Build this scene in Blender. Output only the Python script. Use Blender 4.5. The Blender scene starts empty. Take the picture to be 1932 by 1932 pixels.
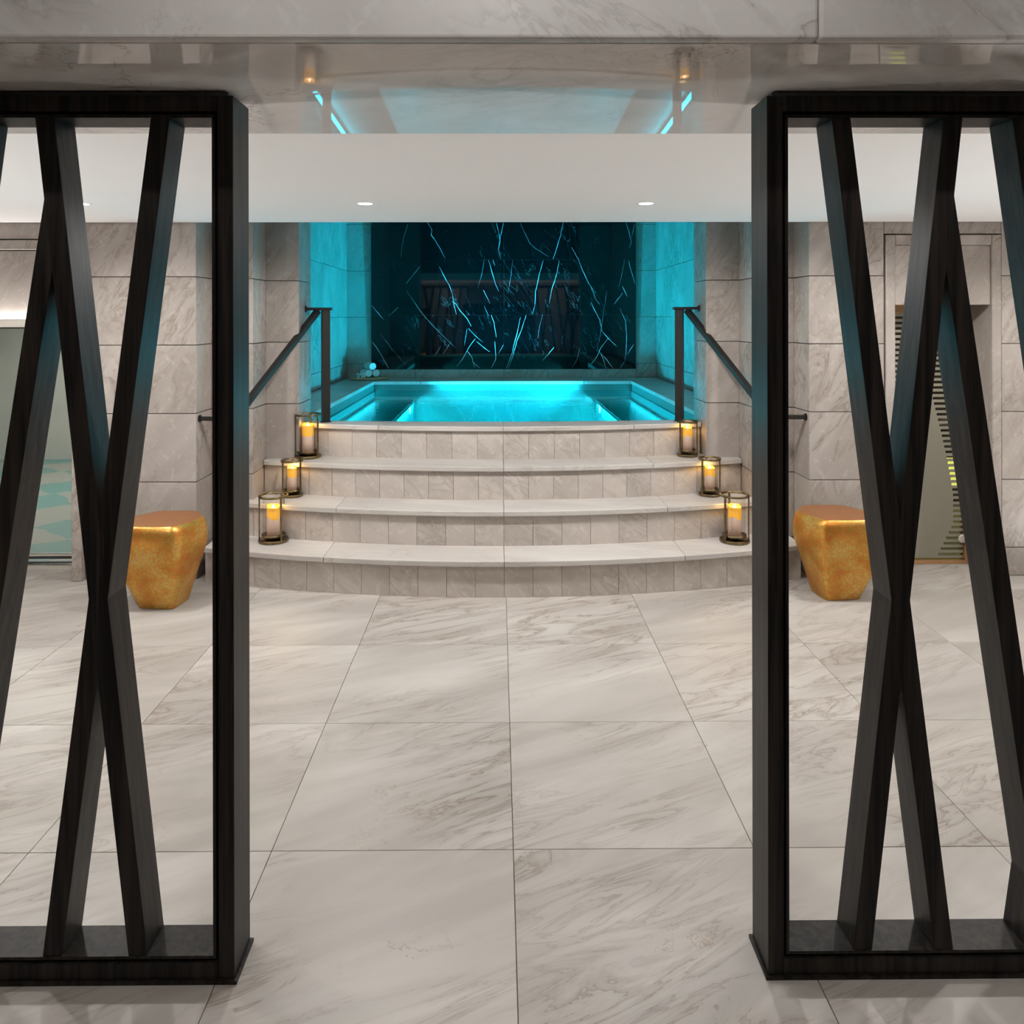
import bpy, bmesh, math, random
from mathutils import Vector, Matrix
random.seed(7)
scn = bpy.context.scene
col = scn.collection
R = math.radians

# ------------------------------------------------------------------ camera
F, VPX, VPY, CAMH = 1448.0, 940.0, 600.0, 1.5
YAW, ROLL = R(0.42), R(0.10)
CR = Matrix.Rotation(-YAW, 3, 'Z') @ Matrix.Rotation(R(90), 3, 'X') @ Matrix.Rotation(-ROLL, 3, 'Z')
_d = CR.transposed() @ Vector((0, 1, 0))
PCX = VPX - F * (_d.x / -_d.z)
PCY = VPY + F * (_d.y / -_d.z)
cam = bpy.data.cameras.new('camera')
cam.sensor_width = 36.0
cam.lens = F / 1932 * 36.0
cam.shift_x = (966 - PCX) / 1932
cam.shift_y = (PCY - 966) / 1932
cam.clip_start = 0.02
camo = bpy.data.objects.new('camera', cam)
camo.location = (0, 0, CAMH)
camo.rotation_euler = CR.to_euler()
col.objects.link(camo)
scn.camera = camo

# ------------------------------------------------------------------ world, exposure
w = bpy.data.worlds.new('world')
scn.world = w
w.use_nodes = True
w.node_tree.nodes['Background'].inputs[0].default_value = (0.5, 0.48, 0.45, 1)
w.node_tree.nodes['Background'].inputs[1].default_value = 0.02
scn.view_settings.view_transform = 'Standard'
scn.view_settings.look = 'None'
scn.view_settings.gamma = 1.0
scn.view_settings.use_curve_mapping = False
scn.view_settings.exposure = 0.0
scn.cycles.use_denoising = True
scn.cycles.use_adaptive_sampling = True
scn.cycles.adaptive_threshold = 0.08
scn.cycles.use_light_tree = False
scn.cycles.max_bounces = 8
scn.cycles.diffuse_bounces = 4
scn.cycles.glossy_bounces = 3
scn.cycles.transparent_max_bounces = 16
scn.cycles.caustics_reflective = False
scn.cycles.caustics_refractive = False
scn.cycles.sample_clamp_indirect = 4.0

HALL_W, ROOM_W, POOL_W, CANDLE_W, UP_W = 50.0, 11.0, 900.0, 0.9, 88.0
WASH_W = 36.0
POOL_STRIP_W = 135.0
WARM = (1.0, 0.968, 0.94)
CYAN = (0.0, 0.84, 1.0)
AQUA = (0.02, 0.66, 1.0)

# ------------------------------------------------------------------ pixel helpers (photo measurements to metres)
def ray(px, py):
    return CR @ Vector(((px - PCX) / F, -(py - PCY) / F, -1.0))
def at_y(px, py, Y):
    d = ray(px, py); t = Y / d.y
    return Vector((d.x * t, Y, CAMH + d.z * t))
def at_z(px, py, Z):
    d = ray(px, py); t = (Z - CAMH) / d.z
    return Vector((d.x * t, d.y * t, Z))

# ------------------------------------------------------------------ object helpers
def tag(o, label=None, cat=None, group=None, kind=None):
    if label: o['label'] = label
    if cat: o['category'] = cat
    if group: o['group'] = group
    if kind: o['kind'] = kind
    return o
def thing(name, loc, label, cat, group=None, kind=None, rz=0.0):
    o = bpy.data.objects.new(name, None)
    o.empty_display_size = 0.05
    o.location = loc
    o.rotation_euler.z = rz
    col.objects.link(o)
    return tag(o, label, cat, group, kind)
def link(name, me, mat, parent=None, loc=(0, 0, 0), rot=None):
    o = bpy.data.objects.new(name, me)
    if mat is not None and len(me.materials) == 0:
        me.materials.append(mat)
    o.location = loc
    if rot: o.rotation_euler = rot
    if parent: o.parent = parent
    col.objects.link(o)
    return o
def bevel(o, wdt=0.002, seg=2):
    m = o.modifiers.new('bevel', 'BEVEL')
    m.width = wdt; m.segments = seg; m.limit_method = 'ANGLE'; m.angle_limit = R(35)
    return o
def mesh(verts, faces, smooth=False):
    me = bpy.data.meshes.new('mesh')
    me.from_pydata([tuple(v) for v in verts], [], faces)
    bm = bmesh.new(); bm.from_mesh(me)
    bmesh.ops.recalc_face_normals(bm, faces=bm.faces)
    bm.to_mesh(me); bm.free()
    if smooth:
        for p in me.polygons: p.use_smooth = True
    me.update()
    return me
class MB:
    def __init__(s): s.v = []; s.f = []
    def add(s, verts, faces):
        n = len(s.v); s.v += [tuple(v) for v in verts]; s.f += [[i + n for i in f] for f in faces]; return s
    def box(s, x0, x1, y0, y1, z0, z1):
        return s.add([(x0,y0,z0),(x1,y0,z0),(x1,y1,z0),(x0,y1,z0),(x0,y0,z1),(x1,y0,z1),(x1,y1,z1),(x0,y1,z1)],
                     [(0,3,2,1),(4,5,6,7),(0,1,5,4),(1,2,6,5),(2,3,7,6),(3,0,4,7)])
    def prism(s, pts, z0, z1):
        n = len(pts)
        vs = [(p[0], p[1], z0) for p in pts] + [(p[0], p[1], z1) for p in pts]
        fs = [list(range(n))[::-1], list(range(n, 2 * n))] + [(i, (i + 1) % n, n + (i + 1) % n, n + i) for i in range(n)]
        return s.add(vs, fs)
    def hull8(s, a, b):   # two quads joined into a box-like solid
        return s.add(list(a) + list(b), [(0,1,2,3),(7,6,5,4),(0,4,5,1),(1,5,6,2),(2,6,7,3),(3,7,4,0)])
    def lathe(s, prof, n=32, cx=0, cy=0):
        vs = []
        for r, z in prof:
            for k in range(n):
                a = 2 * math.pi * k / n
                vs.append((cx + r * math.cos(a), cy + r * math.sin(a), z))
        fs = []
        for j in range(len(prof) - 1):
            for k in range(n):
                fs.append((j*n+k, j*n+(k+1)%n, (j+1)*n+(k+1)%n, (j+1)*n+k))
        return s.add(vs, fs)
    def tube(s, pts, r, n=8):
        pts = [Vector(p) for p in pts]; rings = []
        for i, p in enumerate(pts):
            t = (pts[min(i+1, len(pts)-1)] - pts[max(i-1, 0)]).normalized()
            u = t.cross(Vector((0, 0, 1)));
            if u.length < 1e-4: u = Vector((1, 0, 0))
            u.normalize(); v = t.cross(u)
            rr = r[i] if isinstance(r, (list, tuple)) else r
            rings.append([p + (u * math.cos(2*math.pi*k/n) + v * math.sin(2*math.pi*k/n)) * rr for k in range(n)])
        vs = [v for ring in rings for v in ring]
        fs = [(j*n+k, j*n+(k+1)%n, (j+1)*n+(k+1)%n, (j+1)*n+k) for j in range(len(pts)-1) for k in range(n)]
        fs += [list(range(n))[::-1], list(range((len(pts)-1)*n, len(pts)*n))]
        return s.add(vs, fs)
    def bar(s, p, q, wd, th, up=(0, 0, 1)):   # square-section bar from p to q
        p, q = Vector(p), Vector(q); t = (q - p).normalized(); up = Vector(up)
        u = t.cross(up).normalized(); v = u.cross(t).normalized()
        a = [p + u*sx*wd/2 + v*sy*th/2 for sx, sy in ((-1,-1),(1,-1),(1,1),(-1,1))]
        b = [x + (q - p) for x in a]
        return s.hull8(a, b)
    def me(s, smooth=False): return mesh(s.v, s.f, smooth)
    def build(s, name, mat, parent=None, smooth=False, loc=(0,0,0), bev=0):
        o = link(name, s.me(smooth), mat, parent, loc)
        if bev: bevel(o, bev)
        return o

# ------------------------------------------------------------------ materials
def new_mat(name):
    m = bpy.data.materials.new(name); m.use_nodes = True
    nt = m.node_tree
    return m, nt, nt.nodes['Principled BSDF']
def N(nt, t, **kw):
    n = nt.nodes.new(t)
    for k, v in kw.items():
        if k.startswith('i_'):
            n.inputs[k[2:].replace('_', ' ')].default_value = v
        else: setattr(n, k, v)
    return n
def L(nt, a, b): nt.links.new(a, b)
def ramp(nt, fac, stops):
    r = nt.nodes.new('ShaderNodeValToRGB')
    el = r.color_ramp.elements
    el[0].position, el[0].color = stops[0][0], (*stops[0][1], 1)
    el[1].position, el[1].color = stops[-1][0], (*stops[-1][1], 1)
    for p, c in stops[1:-1]:
        e = el.new(p); e.color = (*c, 1)
    L(nt, fac, r.inputs[0]); return r.outputs[0]
def g(v): return (v, v, v)
def mix(nt, fac, a, b, mode='MIX'):
    m = nt.nodes.new('ShaderNodeMix'); m.data_type = 'RGBA'; m.blend_type = mode
    if isinstance(fac, (int, float)): m.inputs[0].default_value = fac
    else: L(nt, fac, m.inputs[0])
    for i, x in ((6, a), (7, b)):
        if isinstance(x, tuple): m.inputs[i].default_value = (*x, 1)
        else: L(nt, x, m.inputs[i])
    return m.outputs[2]
def rnd_coord(nt, spread=40.0):
    tc = N(nt, 'ShaderNodeTexCoord'); oi = N(nt, 'ShaderNodeObjectInfo')
    mu = N(nt, 'ShaderNodeVectorMath', operation='SCALE')
    cx = N(nt, 'ShaderNodeCombineXYZ')
    m2 = N(nt, 'ShaderNodeMath', operation='MULTIPLY'); m2.inputs[1].default_value = 7.31
    m3 = N(nt, 'ShaderNodeMath', operation='MULTIPLY'); m3.inputs[1].default_value = 3.77
    L(nt, oi.outputs['Random'], cx.inputs[0]); L(nt, oi.outputs['Random'], m2.inputs[0]); L(nt, oi.outputs['Random'], m3.inputs[0])
    L(nt, m2.outputs[0], cx.inputs[1]); L(nt, m3.outputs[0], cx.inputs[2])
    L(nt, cx.outputs[0], mu.inputs[0]); mu.inputs['Scale'].default_value = spread
    ad = N(nt, 'ShaderNodeVectorMath', operation='ADD')
    L(nt, tc.outputs['Object'], ad.inputs[0]); L(nt, mu.outputs[0], ad.inputs[1])
    return ad.outputs[0], oi.outputs['Random'], tc

def marble(name, base, dark, vein, rust, rot=(0, 0, 0), stretch=(0.5, 3.0, 3.0), rough=0.3, vein_amt=0.6, crys=0.25, scale=1.0, spec=0.5, jitter=0.05):
    m, nt, bs = new_mat(name)
    co, rd, tc = rnd_coord(nt)
    mp = N(nt, 'ShaderNodeMapping'); L(nt, co, mp.inputs[0])
    mp.inputs['Rotation'].default_value = rot
    mp2 = N(nt, 'ShaderNodeMapping'); L(nt, mp.outputs[0], mp2.inputs[0])
    mp2.inputs['Scale'].default_value = tuple(s * scale for s in stretch)
    # soft clouds along the bedding
    n1 = N(nt, 'ShaderNodeTexNoise', i_Scale=1.3, i_Detail=4.0, i_Roughness=0.55, i_Distortion=0.6)
    L(nt, mp2.outputs[0], n1.inputs['Vector'])
    c = mix(nt, ramp(nt, n1.outputs['Fac'], [(0.38, g(0)), (0.66, g(1))]), dark, base)
    # fine lamination
    n2 = N(nt, 'ShaderNodeTexNoise', i_Scale=2.5, i_Detail=5.0, i_Roughness=0.6, i_Distortion=1.3)
    L(nt, mp2.outputs[0], n2.inputs['Vector'])
    v = ramp(nt, n2.outputs['Fac'], [(0.40, g(0)), (0.482, g(0.5)), (0.5, g(1)), (0.507, g(0.30)), (0.58, g(0))])
    n3 = N(nt, 'ShaderNodeTexNoise', i_Scale=1.1, i_Detail=2.0)
    L(nt, mp.outputs[0], n3.inputs['Vector'])
    vm = ramp(nt, n3.outputs['Fac'], [(0.40, g(0.0)), (0.62, g(vein_amt))])
    mm = N(nt, 'ShaderNodeMath', operation='MULTIPLY'); L(nt, v, mm.inputs[0]); L(nt, vm, mm.inputs[1])
    c = mix(nt, mm.outputs[0], c, vein)
    # sparse rust cracks
    n4 = N(nt, 'ShaderNodeTexNoise', i_Scale=1.7, i_Detail=6.0, i_Roughness=0.68, i_Distortion=0.4)
    L(nt, mp.outputs[0], n4.inputs['Vector'])
    cr = ramp(nt, n4.outputs['Fac'], [(0.493, g(0)), (0.4985, g(0.8)), (0.504, g(0))])
    n5 = N(nt, 'ShaderNodeTexNoise', i_Scale=1.9, i_Detail=1.0)
    of = N(nt, 'ShaderNodeVectorMath', operation='ADD'); of.inputs[1].default_value = (5.2, 1.3, 9.1)
    L(nt, co, of.inputs[0]); L(nt, of.outputs[0], n5.inputs['Vector'])
    cm = ramp(nt, n5.outputs['Fac'], [(0.55, g(0)), (0.68, g(1))])
    m4 = N(nt, 'ShaderNodeMath', operation='MULTIPLY'); L(nt, cr, m4.inputs[0]); L(nt, cm, m4.inputs[1])
    c = mix(nt, m4.outputs[0], c, rust)
    # crystalline light hatching: two sets of fine straight scratches
    if crys:
        for q, rr in enumerate(((0.0, 0.75, 0.55), (0.0, -0.95, -0.45))):
            mr = N(nt, 'ShaderNodeMapping'); mr.inputs['Rotation'].default_value = rr; L(nt, co, mr.inputs[0])
            ms = N(nt, 'ShaderNodeMapping'); ms.inputs['Scale'].default_value = (3.2, 30, 30); L(nt, mr.outputs[0], ms.inputs[0])
            nn = N(nt, 'ShaderNodeTexNoise', i_Scale=1.0, i_Detail=2.0, i_Roughness=0.6, i_Distortion=0.15)
            L(nt, ms.outputs[0], nn.inputs['Vector'])
            e = ramp(nt, nn.outputs['Fac'], [(0.60, g(0)), (0.70, g(crys))])
            c = mix(nt, e, c, tuple(min(0.9, x * 1.28) for x in base))
    # slab to slab tone
    hs = N(nt, 'ShaderNodeHueSaturation')
    ma = N(nt, 'ShaderNodeMath', operation='MULTIPLY_ADD'); ma.inputs[1].default_value = 2 * jitter; ma.inputs[2].default_value = 1 - jitter
    L(nt, rd, ma.inputs[0]); L(nt, ma.outputs[0], hs.inputs['Value']); L(nt, c, hs.inputs['Color'])
    L(nt, hs.outputs[0], bs.inputs['Base Color'])
    bs.inputs['Roughness'].default_value = rough
    bs.inputs['Specular IOR Level'].default_value = spec
    return m

M = {}
M['floor'] = marble('floor_marble', (0.54, 0.505, 0.465), (0.40, 0.365, 0.33), (0.225, 0.178, 0.140), (0.30, 0.20, 0.12),
                    rot=(0, 0, R(-24)), stretch=(0.55, 2.6, 2.6), rough=0.42, vein_amt=0.95, crys=0.0, scale=1.15, spec=0.4)
M['wall'] = marble('wall_marble', (0.445, 0.398, 0.366), (0.35, 0.308, 0.28), (0.20, 0.158, 0.132), (0.20, 0.14, 0.10),
                   rot=(0, R(58), 0), stretch=(0.7, 2.0, 2.2), rough=0.22, vein_amt=0.8, crys=0.26)
M['step'] = marble('step_marble', (0.66, 0.595, 0.54), (0.52, 0.465, 0.42), (0.33, 0.28, 0.24), (0.33, 0.22, 0.13),
                   rot=(0, R(-40), 0), stretch=(0.8, 2.0, 2.2), rough=0.28, vein_amt=0.7, crys=0.28, scale=1.6, jitter=0.035)
M['tread'] = marble('tread_marble', (0.70, 0.66, 0.62), (0.56, 0.52, 0.485), (0.36, 0.33, 0.31), (0.35, 0.25, 0.17),
                    rot=(0, 0, R(10)), stretch=(0.5, 2.6, 2.6), rough=0.28, vein_amt=0.55, crys=0.05, scale=1.3)
M['beam'] = marble('beam_marble', (0.90, 0.86, 0.83), (0.78, 0.735, 0.705), (0.25, 0.22, 0.20), (0.30, 0.21, 0.15),
                   rot=(0, R(-35), R(12)), stretch=(0.8, 2.0, 2.2), rough=0.06, vein_amt=0.5, crys=0.25, spec=0.75, jitter=0.01)
M['beam_face'] = marble('beam_face_marble', (0.78, 0.745, 0.725), (0.66, 0.625, 0.605), (0.24, 0.21, 0.20), (0.30, 0.21, 0.15),
                   rot=(0, R(-35), R(12)), stretch=(0.8, 2.0, 2.2), rough=0.32, vein_amt=0.6, crys=0.25, spec=0.4, jitter=0.02)
_nt = M['beam'].node_tree; _b = _nt.nodes['Principled BSDF']; _b.inputs['Specular IOR Level'].default_value = 0.0
_gs = N(_nt, 'ShaderNodeBsdfGlossy'); _gs.inputs['Roughness'].default_value = 0.02; _fr = N(_nt, 'ShaderNodeFresnel'); _fr.inputs['IOR'].default_value = 2.3
_mx = N(_nt, 'ShaderNodeMixShader'); L(_nt, _fr.outputs[0], _mx.inputs[0]); L(_nt, _b.outputs[0], _mx.inputs[1]); L(_nt, _gs.outputs[0], _mx.inputs[2])
L(_nt, _mx.outputs[0], _nt.nodes['Material Output'].inputs[0])
M['dark_joint'] = new_mat('dark_joint')[0]
M['dark_joint'].node_tree.nodes['Principled BSDF'].inputs['Base Color'].default_value = (0.13, 0.11, 0.095, 1)
M['grout'] = new_mat('floor_grout')[0]
M['grout'].node_tree.nodes['Principled BSDF'].inputs['Base Color'].default_value = (0.24, 0.215, 0.185, 1)

def plain(name, c, rough=0.5, metal=0.0, spec=0.5, noise=0.0, nscale=30.0):
    m, nt, b = new_mat(name)
    b.inputs['Base Color'].default_value = (*c, 1)
    b.inputs['Roughness'].default_value = rough
    b.inputs['Metallic'].default_value = metal
    b.inputs['Specular IOR Level'].default_value = spec
    if noise:
        tc = N(nt, 'ShaderNodeTexCoord'); n = N(nt, 'ShaderNodeTexNoise', i_Scale=nscale, i_Detail=4.0)
        L(nt, tc.outputs['Object'], n.inputs['Vector'])
        a = tuple(x * (1 - noise) for x in c); d = tuple(min(1, x * (1 + noise)) for x in c)
        L(nt, ramp(nt, n.outputs['Fac'], [(0.3, a), (0.7, d)]), b.inputs['Base Color'])
    return m
M['plaster'] = plain('ceiling_plaster', (0.93, 0.915, 0.90), 0.7, noise=0.01, nscale=2.0)
M['taupe'] = plain('taupe_plaster', (0.16, 0.15, 0.14), 0.7, noise=0.03, nscale=3.0)
M['bronze'] = plain('aged_bronze', (0.20, 0.145, 0.075), 0.32, 1.0, noise=0.3, nscale=40)
M['rail'] = plain('dark_bronze_paint', (0.017, 0.0145, 0.0125), 0.45, 0.0, 0.25, noise=0.1)
M['brass'] = plain('copper_door_frame', (0.62, 0.36, 0.19), 0.35, 0.7, noise=0.1, nscale=10)
M['black_metal'] = plain('black_metal', (0.02, 0.02, 0.02), 0.4)
M['towel'] = None
M['petal'] = plain('orchid_petal', (0.85, 0.86, 0.9), 0.5, noise=0.05)
M['orchid_heart'] = plain('orchid_heart', (0.55, 0.45, 0.10), 0.5)
M['wax'] = plain('candle_wax', (0.82, 0.66, 0.56), 0.45, noise=0.03)
_b = M['wax'].node_tree.nodes['Principled BSDF']; _b.inputs['Emission Color'].default_value = (1.0, 0.55, 0.33, 1); _b.inputs['Emission Strength'].default_value = 0.13  # faint own glow stands in for light coming through the wax
M['white_trim'] = plain('pale_metal_trim', (0.62, 0.58, 0.52), 0.4, 0.3)
M['steel'] = plain('brushed_steel_handle', (0.75, 0.72, 0.68), 0.3, 0.6)

def emit(name, c, s):
    m = bpy.data.materials.new(name); m.use_nodes = True; nt = m.node_tree
    nt.nodes.remove(nt.nodes['Principled BSDF'])
    e = N(nt, 'ShaderNodeEmission'); e.inputs[0].default_value = (*c, 1); e.inputs[1].default_value = s
    L(nt, e.outputs[0], nt.nodes['Material Output'].inputs[0]); return m
M['lamp'] = emit('downlight_glow', (1.0, 0.95, 0.88), 9.0)
M['pool_lamp'] = emit('underwater_lamp', (0.85, 1.0, 1.0), 6.0)
M['flame'] = emit('candle_flame', (1.0, 0.86, 0.62), 4.5)

# candle tip: amber wax lit from the LED inside it
m, nt, b = new_mat('glowing_amber_wax')
b.inputs['Base Color'].default_value = (0.85, 0.45, 0.06, 1); b.inputs['Roughness'].default_value = 0.45
b.inputs['Emission Color'].default_value = (1.0, 0.42, 0.025, 1); b.inputs['Emission Strength'].default_value = 0.42
M['amber'] = m

# dark stained oak with grain
m, nt, b = new_mat('dark_stained_oak')
co, rd, tc = rnd_coord(nt, 9.0)
mp = N(nt, 'ShaderNodeMapping'); mp.inputs['Scale'].default_value = (55, 55, 2.2); L(nt, co, mp.inputs[0])
n = N(nt, 'ShaderNodeTexNoise', i_Scale=1.0, i_Detail=6.0, i_Roughness=0.6, i_Distortion=0.5); L(nt, mp.outputs[0], n.inputs['Vector'])
mpb = N(nt, 'ShaderNodeMapping'); mpb.inputs['Scale'].default_value = (6, 6, 0.8); L(nt, co, mpb.inputs[0])
nb = N(nt, 'ShaderNodeTexNoise', i_Scale=1.0, i_Detail=3.0); L(nt, mpb.outputs[0], nb.inputs['Vector'])
c1 = ramp(nt, n.outputs['Fac'], [(0.38, (0.004, 0.0036, 0.0034)), (0.48, (0.014, 0.0112, 0.0092)), (0.62, (0.032, 0.0245, 0.0185))])
c2 = mix(nt, ramp(nt, nb.outputs['Fac'], [(0.35, g(0.35)), (0.65, g(0.0))]), c1, (0.010, 0.009, 0.0085))
L(nt, c2, b.inputs['Base Color']); b.inputs['Roughness'].default_value = 0.40; b.inputs['Specular IOR Level'].default_value = 0.22
bp = N(nt, 'ShaderNodeBump', i_Strength=0.12, i_Distance=0.002); L(nt, n.outputs['Fac'], bp.inputs['Height']); L(nt, bp.outputs[0], b.inputs['Normal'])
M['oak'] = m

# black marble, faint hairlines only (the strong veins are inlaid below)
m, nt, b = new_mat('black_marble')
co, rd, tc = rnd_coord(nt)
mp = N(nt, 'ShaderNodeMapping'); mp.inputs['Rotation'].default_value = (0, R(28), 0); L(nt, co, mp.inputs[0])
mp2 = N(nt, 'ShaderNodeMapping'); mp2.inputs['Scale'].default_value = (3.0, 3.0, 0.7); L(nt, mp.outputs[0], mp2.inputs[0])
n = N(nt, 'ShaderNodeTexNoise', i_Scale=1.6, i_Detail=8.0, i_Roughness=0.6, i_Distortion=0.7); L(nt, mp2.outputs[0], n.inputs['Vector'])
v = ramp(nt, n.outputs['Fac'], [(0.497, g(0)), (0.5, g(0.3)), (0.502, g(0))])
nm = N(nt, 'ShaderNodeTexNoise', i_Scale=2.2, i_Detail=2.0); L(nt, co, nm.inputs['Vector'])
vm = ramp(nt, nm.outputs['Fac'], [(0.48, g(0)), (0.62, g(1))])
mm = N(nt, 'ShaderNodeMath', operation='MULTIPLY'); L(nt, v, mm.inputs[0]); L(nt, vm, mm.inputs[1])
n6 = N(nt, 'ShaderNodeTexNoise', i_Scale=45.0, i_Detail=3.0); L(nt, co, n6.inputs['Vector'])
bc = ramp(nt, n6.outputs['Fac'], [(0.4, (0.002, 0.002, 0.0025)), (0.75, (0.006, 0.006, 0.007))])
L(nt, mix(nt, mm.outputs[0], bc, (0.45, 0.47, 0.5)), b.inputs['Base Color'])
b.inputs['Roughness'].default_value = 0.03; b.inputs['Specular IOR Level'].default_value = 0.5
M['black'] = m
M['vein'] = plain('calcite_vein', (0.62, 0.65, 0.68), 0.15, noise=0.25, nscale=60)

# crackled gold leaf
m, nt, b = new_mat('crackled_gold_leaf')
tc = N(nt, 'ShaderNodeTexCoord')
nz = N(nt, 'ShaderNodeTexNoise', i_Scale=22.0, i_Detail=3.0); L(nt, tc.outputs['Object'], nz.inputs['Vector'])
av = N(nt, 'ShaderNodeMix'); av.data_type = 'VECTOR'; av.inputs[0].default_value = 0.045
L(nt, tc.outputs['Object'], av.inputs[4]); L(nt, nz.outputs['Color'], av.inputs[5])
vo = N(nt, 'ShaderNodeTexVoronoi', feature='DISTANCE_TO_EDGE', i_Scale=46.0); L(nt, av.outputs[1], vo.inputs['Vector'])
cr = ramp(nt, vo.outputs['Distance'], [(0.0, g(0.9)), (0.08, g(0.5)), (0.17, g(0))])
nl = N(nt, 'ShaderNodeTexNoise', i_Scale=7.0, i_Detail=3.0); L(nt, tc.outputs['Object'], nl.inputs['Vector'])
gold = ramp(nt, nl.outputs['Fac'], [(0.35, (0.43, 0.20, 0.03)), (0.5, (0.55, 0.33, 0.06)), (0.68, (0.64, 0.44, 0.13))])
cm = ramp(nt, nl.outputs['Fac'], [(0.3, g(1.0)), (0.7, g(0.45))])
mm = N(nt, 'ShaderNodeMath', operation='MULTIPLY'); L(nt, cr, mm.inputs[0]); L(nt, cm, mm.inputs[1])
L(nt, mix(nt, mm.outputs[0], gold, (0.62, 0.14, 0.02)), b.inputs['Base Color'])
b.inputs['Metallic'].default_value = 0.65; b.inputs['Roughness'].default_value = 0.34
bp = N(nt, 'ShaderNodeBump', i_Strength=0.25, i_Distance=0.003); L(nt, vo.outputs['Distance'], bp.inputs['Height']); L(nt, bp.outputs[0], b.inputs['Normal'])
M['gold'] = m
m, nt, b = new_mat('brushed_copper_leaf')
tc = N(nt, 'ShaderNodeTexCoord')
mp = N(nt, 'ShaderNodeMapping'); mp.inputs['Scale'].default_value = (6, 60, 6); L(nt, tc.outputs['Object'], mp.inputs[0])
n = N(nt, 'ShaderNodeTexNoise', i_Scale=1.5, i_Detail=5.0); L(nt, mp.outputs[0], n.inputs['Vector'])
L(nt, ramp(nt, n.outputs['Fac'], [(0.3, (0.31, 0.125, 0.05)), (0.7, (0.40, 0.18, 0.075))]), b.inputs['Base Color'])
b.inputs['Metallic'].default_value = 0.45; b.inputs['Roughness'].default_value = 0.5
M['copper'] = m

# towel cloth
m, nt, b = new_mat('white_terry')
tc = N(nt, 'ShaderNodeTexCoord'); n = N(nt, 'ShaderNodeTexNoise', i_Scale=220.0, i_Detail=2.0); L(nt, tc.outputs['Object'], n.inputs['Vector'])
b.inputs['Base Color'].default_value = (0.85, 0.85, 0.84, 1); b.inputs['Roughness'].default_value = 0.95
bp = N(nt, 'ShaderNodeBump', i_Strength=0.5, i_Distance=0.004); L(nt, n.outputs['Fac'], bp.inputs['Height']); L(nt, bp.outputs[0], b.inputs['Normal'])
M['towel'] = m
# tray wood
m, nt, b = new_mat('tray_wood')
tc = N(nt, 'ShaderNodeTexCoord'); mp = N(nt, 'ShaderNodeMapping'); mp.inputs['Scale'].default_value = (4, 40, 40); L(nt, tc.outputs['Object'], mp.inputs[0])
n = N(nt, 'ShaderNodeTexNoise', i_Scale=1.0, i_Detail=5.0); L(nt, mp.outputs[0], n.inputs['Vector'])
L(nt, ramp(nt, n.outputs['Fac'], [(0.3, (0.30, 0.17, 0.09)), (0.7, (0.50, 0.31, 0.17))]), b.inputs['Base Color']); b.inputs['Roughness'].default_value = 0.5
M['tray'] = m

# pool mosaic; axes = which two object axes run along the face
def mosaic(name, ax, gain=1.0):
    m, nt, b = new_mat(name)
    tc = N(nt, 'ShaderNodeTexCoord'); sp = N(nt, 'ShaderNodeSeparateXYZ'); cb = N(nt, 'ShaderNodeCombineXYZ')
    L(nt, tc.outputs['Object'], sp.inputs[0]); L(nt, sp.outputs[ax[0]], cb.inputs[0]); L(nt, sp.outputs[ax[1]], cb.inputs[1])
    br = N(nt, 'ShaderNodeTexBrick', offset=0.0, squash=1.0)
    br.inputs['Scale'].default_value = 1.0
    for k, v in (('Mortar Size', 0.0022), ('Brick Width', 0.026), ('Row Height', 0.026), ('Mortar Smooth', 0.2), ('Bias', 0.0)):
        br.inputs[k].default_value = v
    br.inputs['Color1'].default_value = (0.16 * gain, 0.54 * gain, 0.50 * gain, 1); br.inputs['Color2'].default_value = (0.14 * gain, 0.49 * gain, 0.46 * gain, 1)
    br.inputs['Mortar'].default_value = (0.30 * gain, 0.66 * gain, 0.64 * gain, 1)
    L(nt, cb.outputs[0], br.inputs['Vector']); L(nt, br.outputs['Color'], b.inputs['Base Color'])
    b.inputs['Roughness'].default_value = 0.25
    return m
M['mos_xz'], M['mos_yz'], M['mos_xy'] = mosaic('mosaic_front', (0, 2), 0.30), mosaic('mosaic_side', (1, 2), 0.6), mosaic('mosaic_flat', (0, 1), 1.65)  # gain balances the light in colour: end walls darkened, floor and benches lightened

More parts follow.
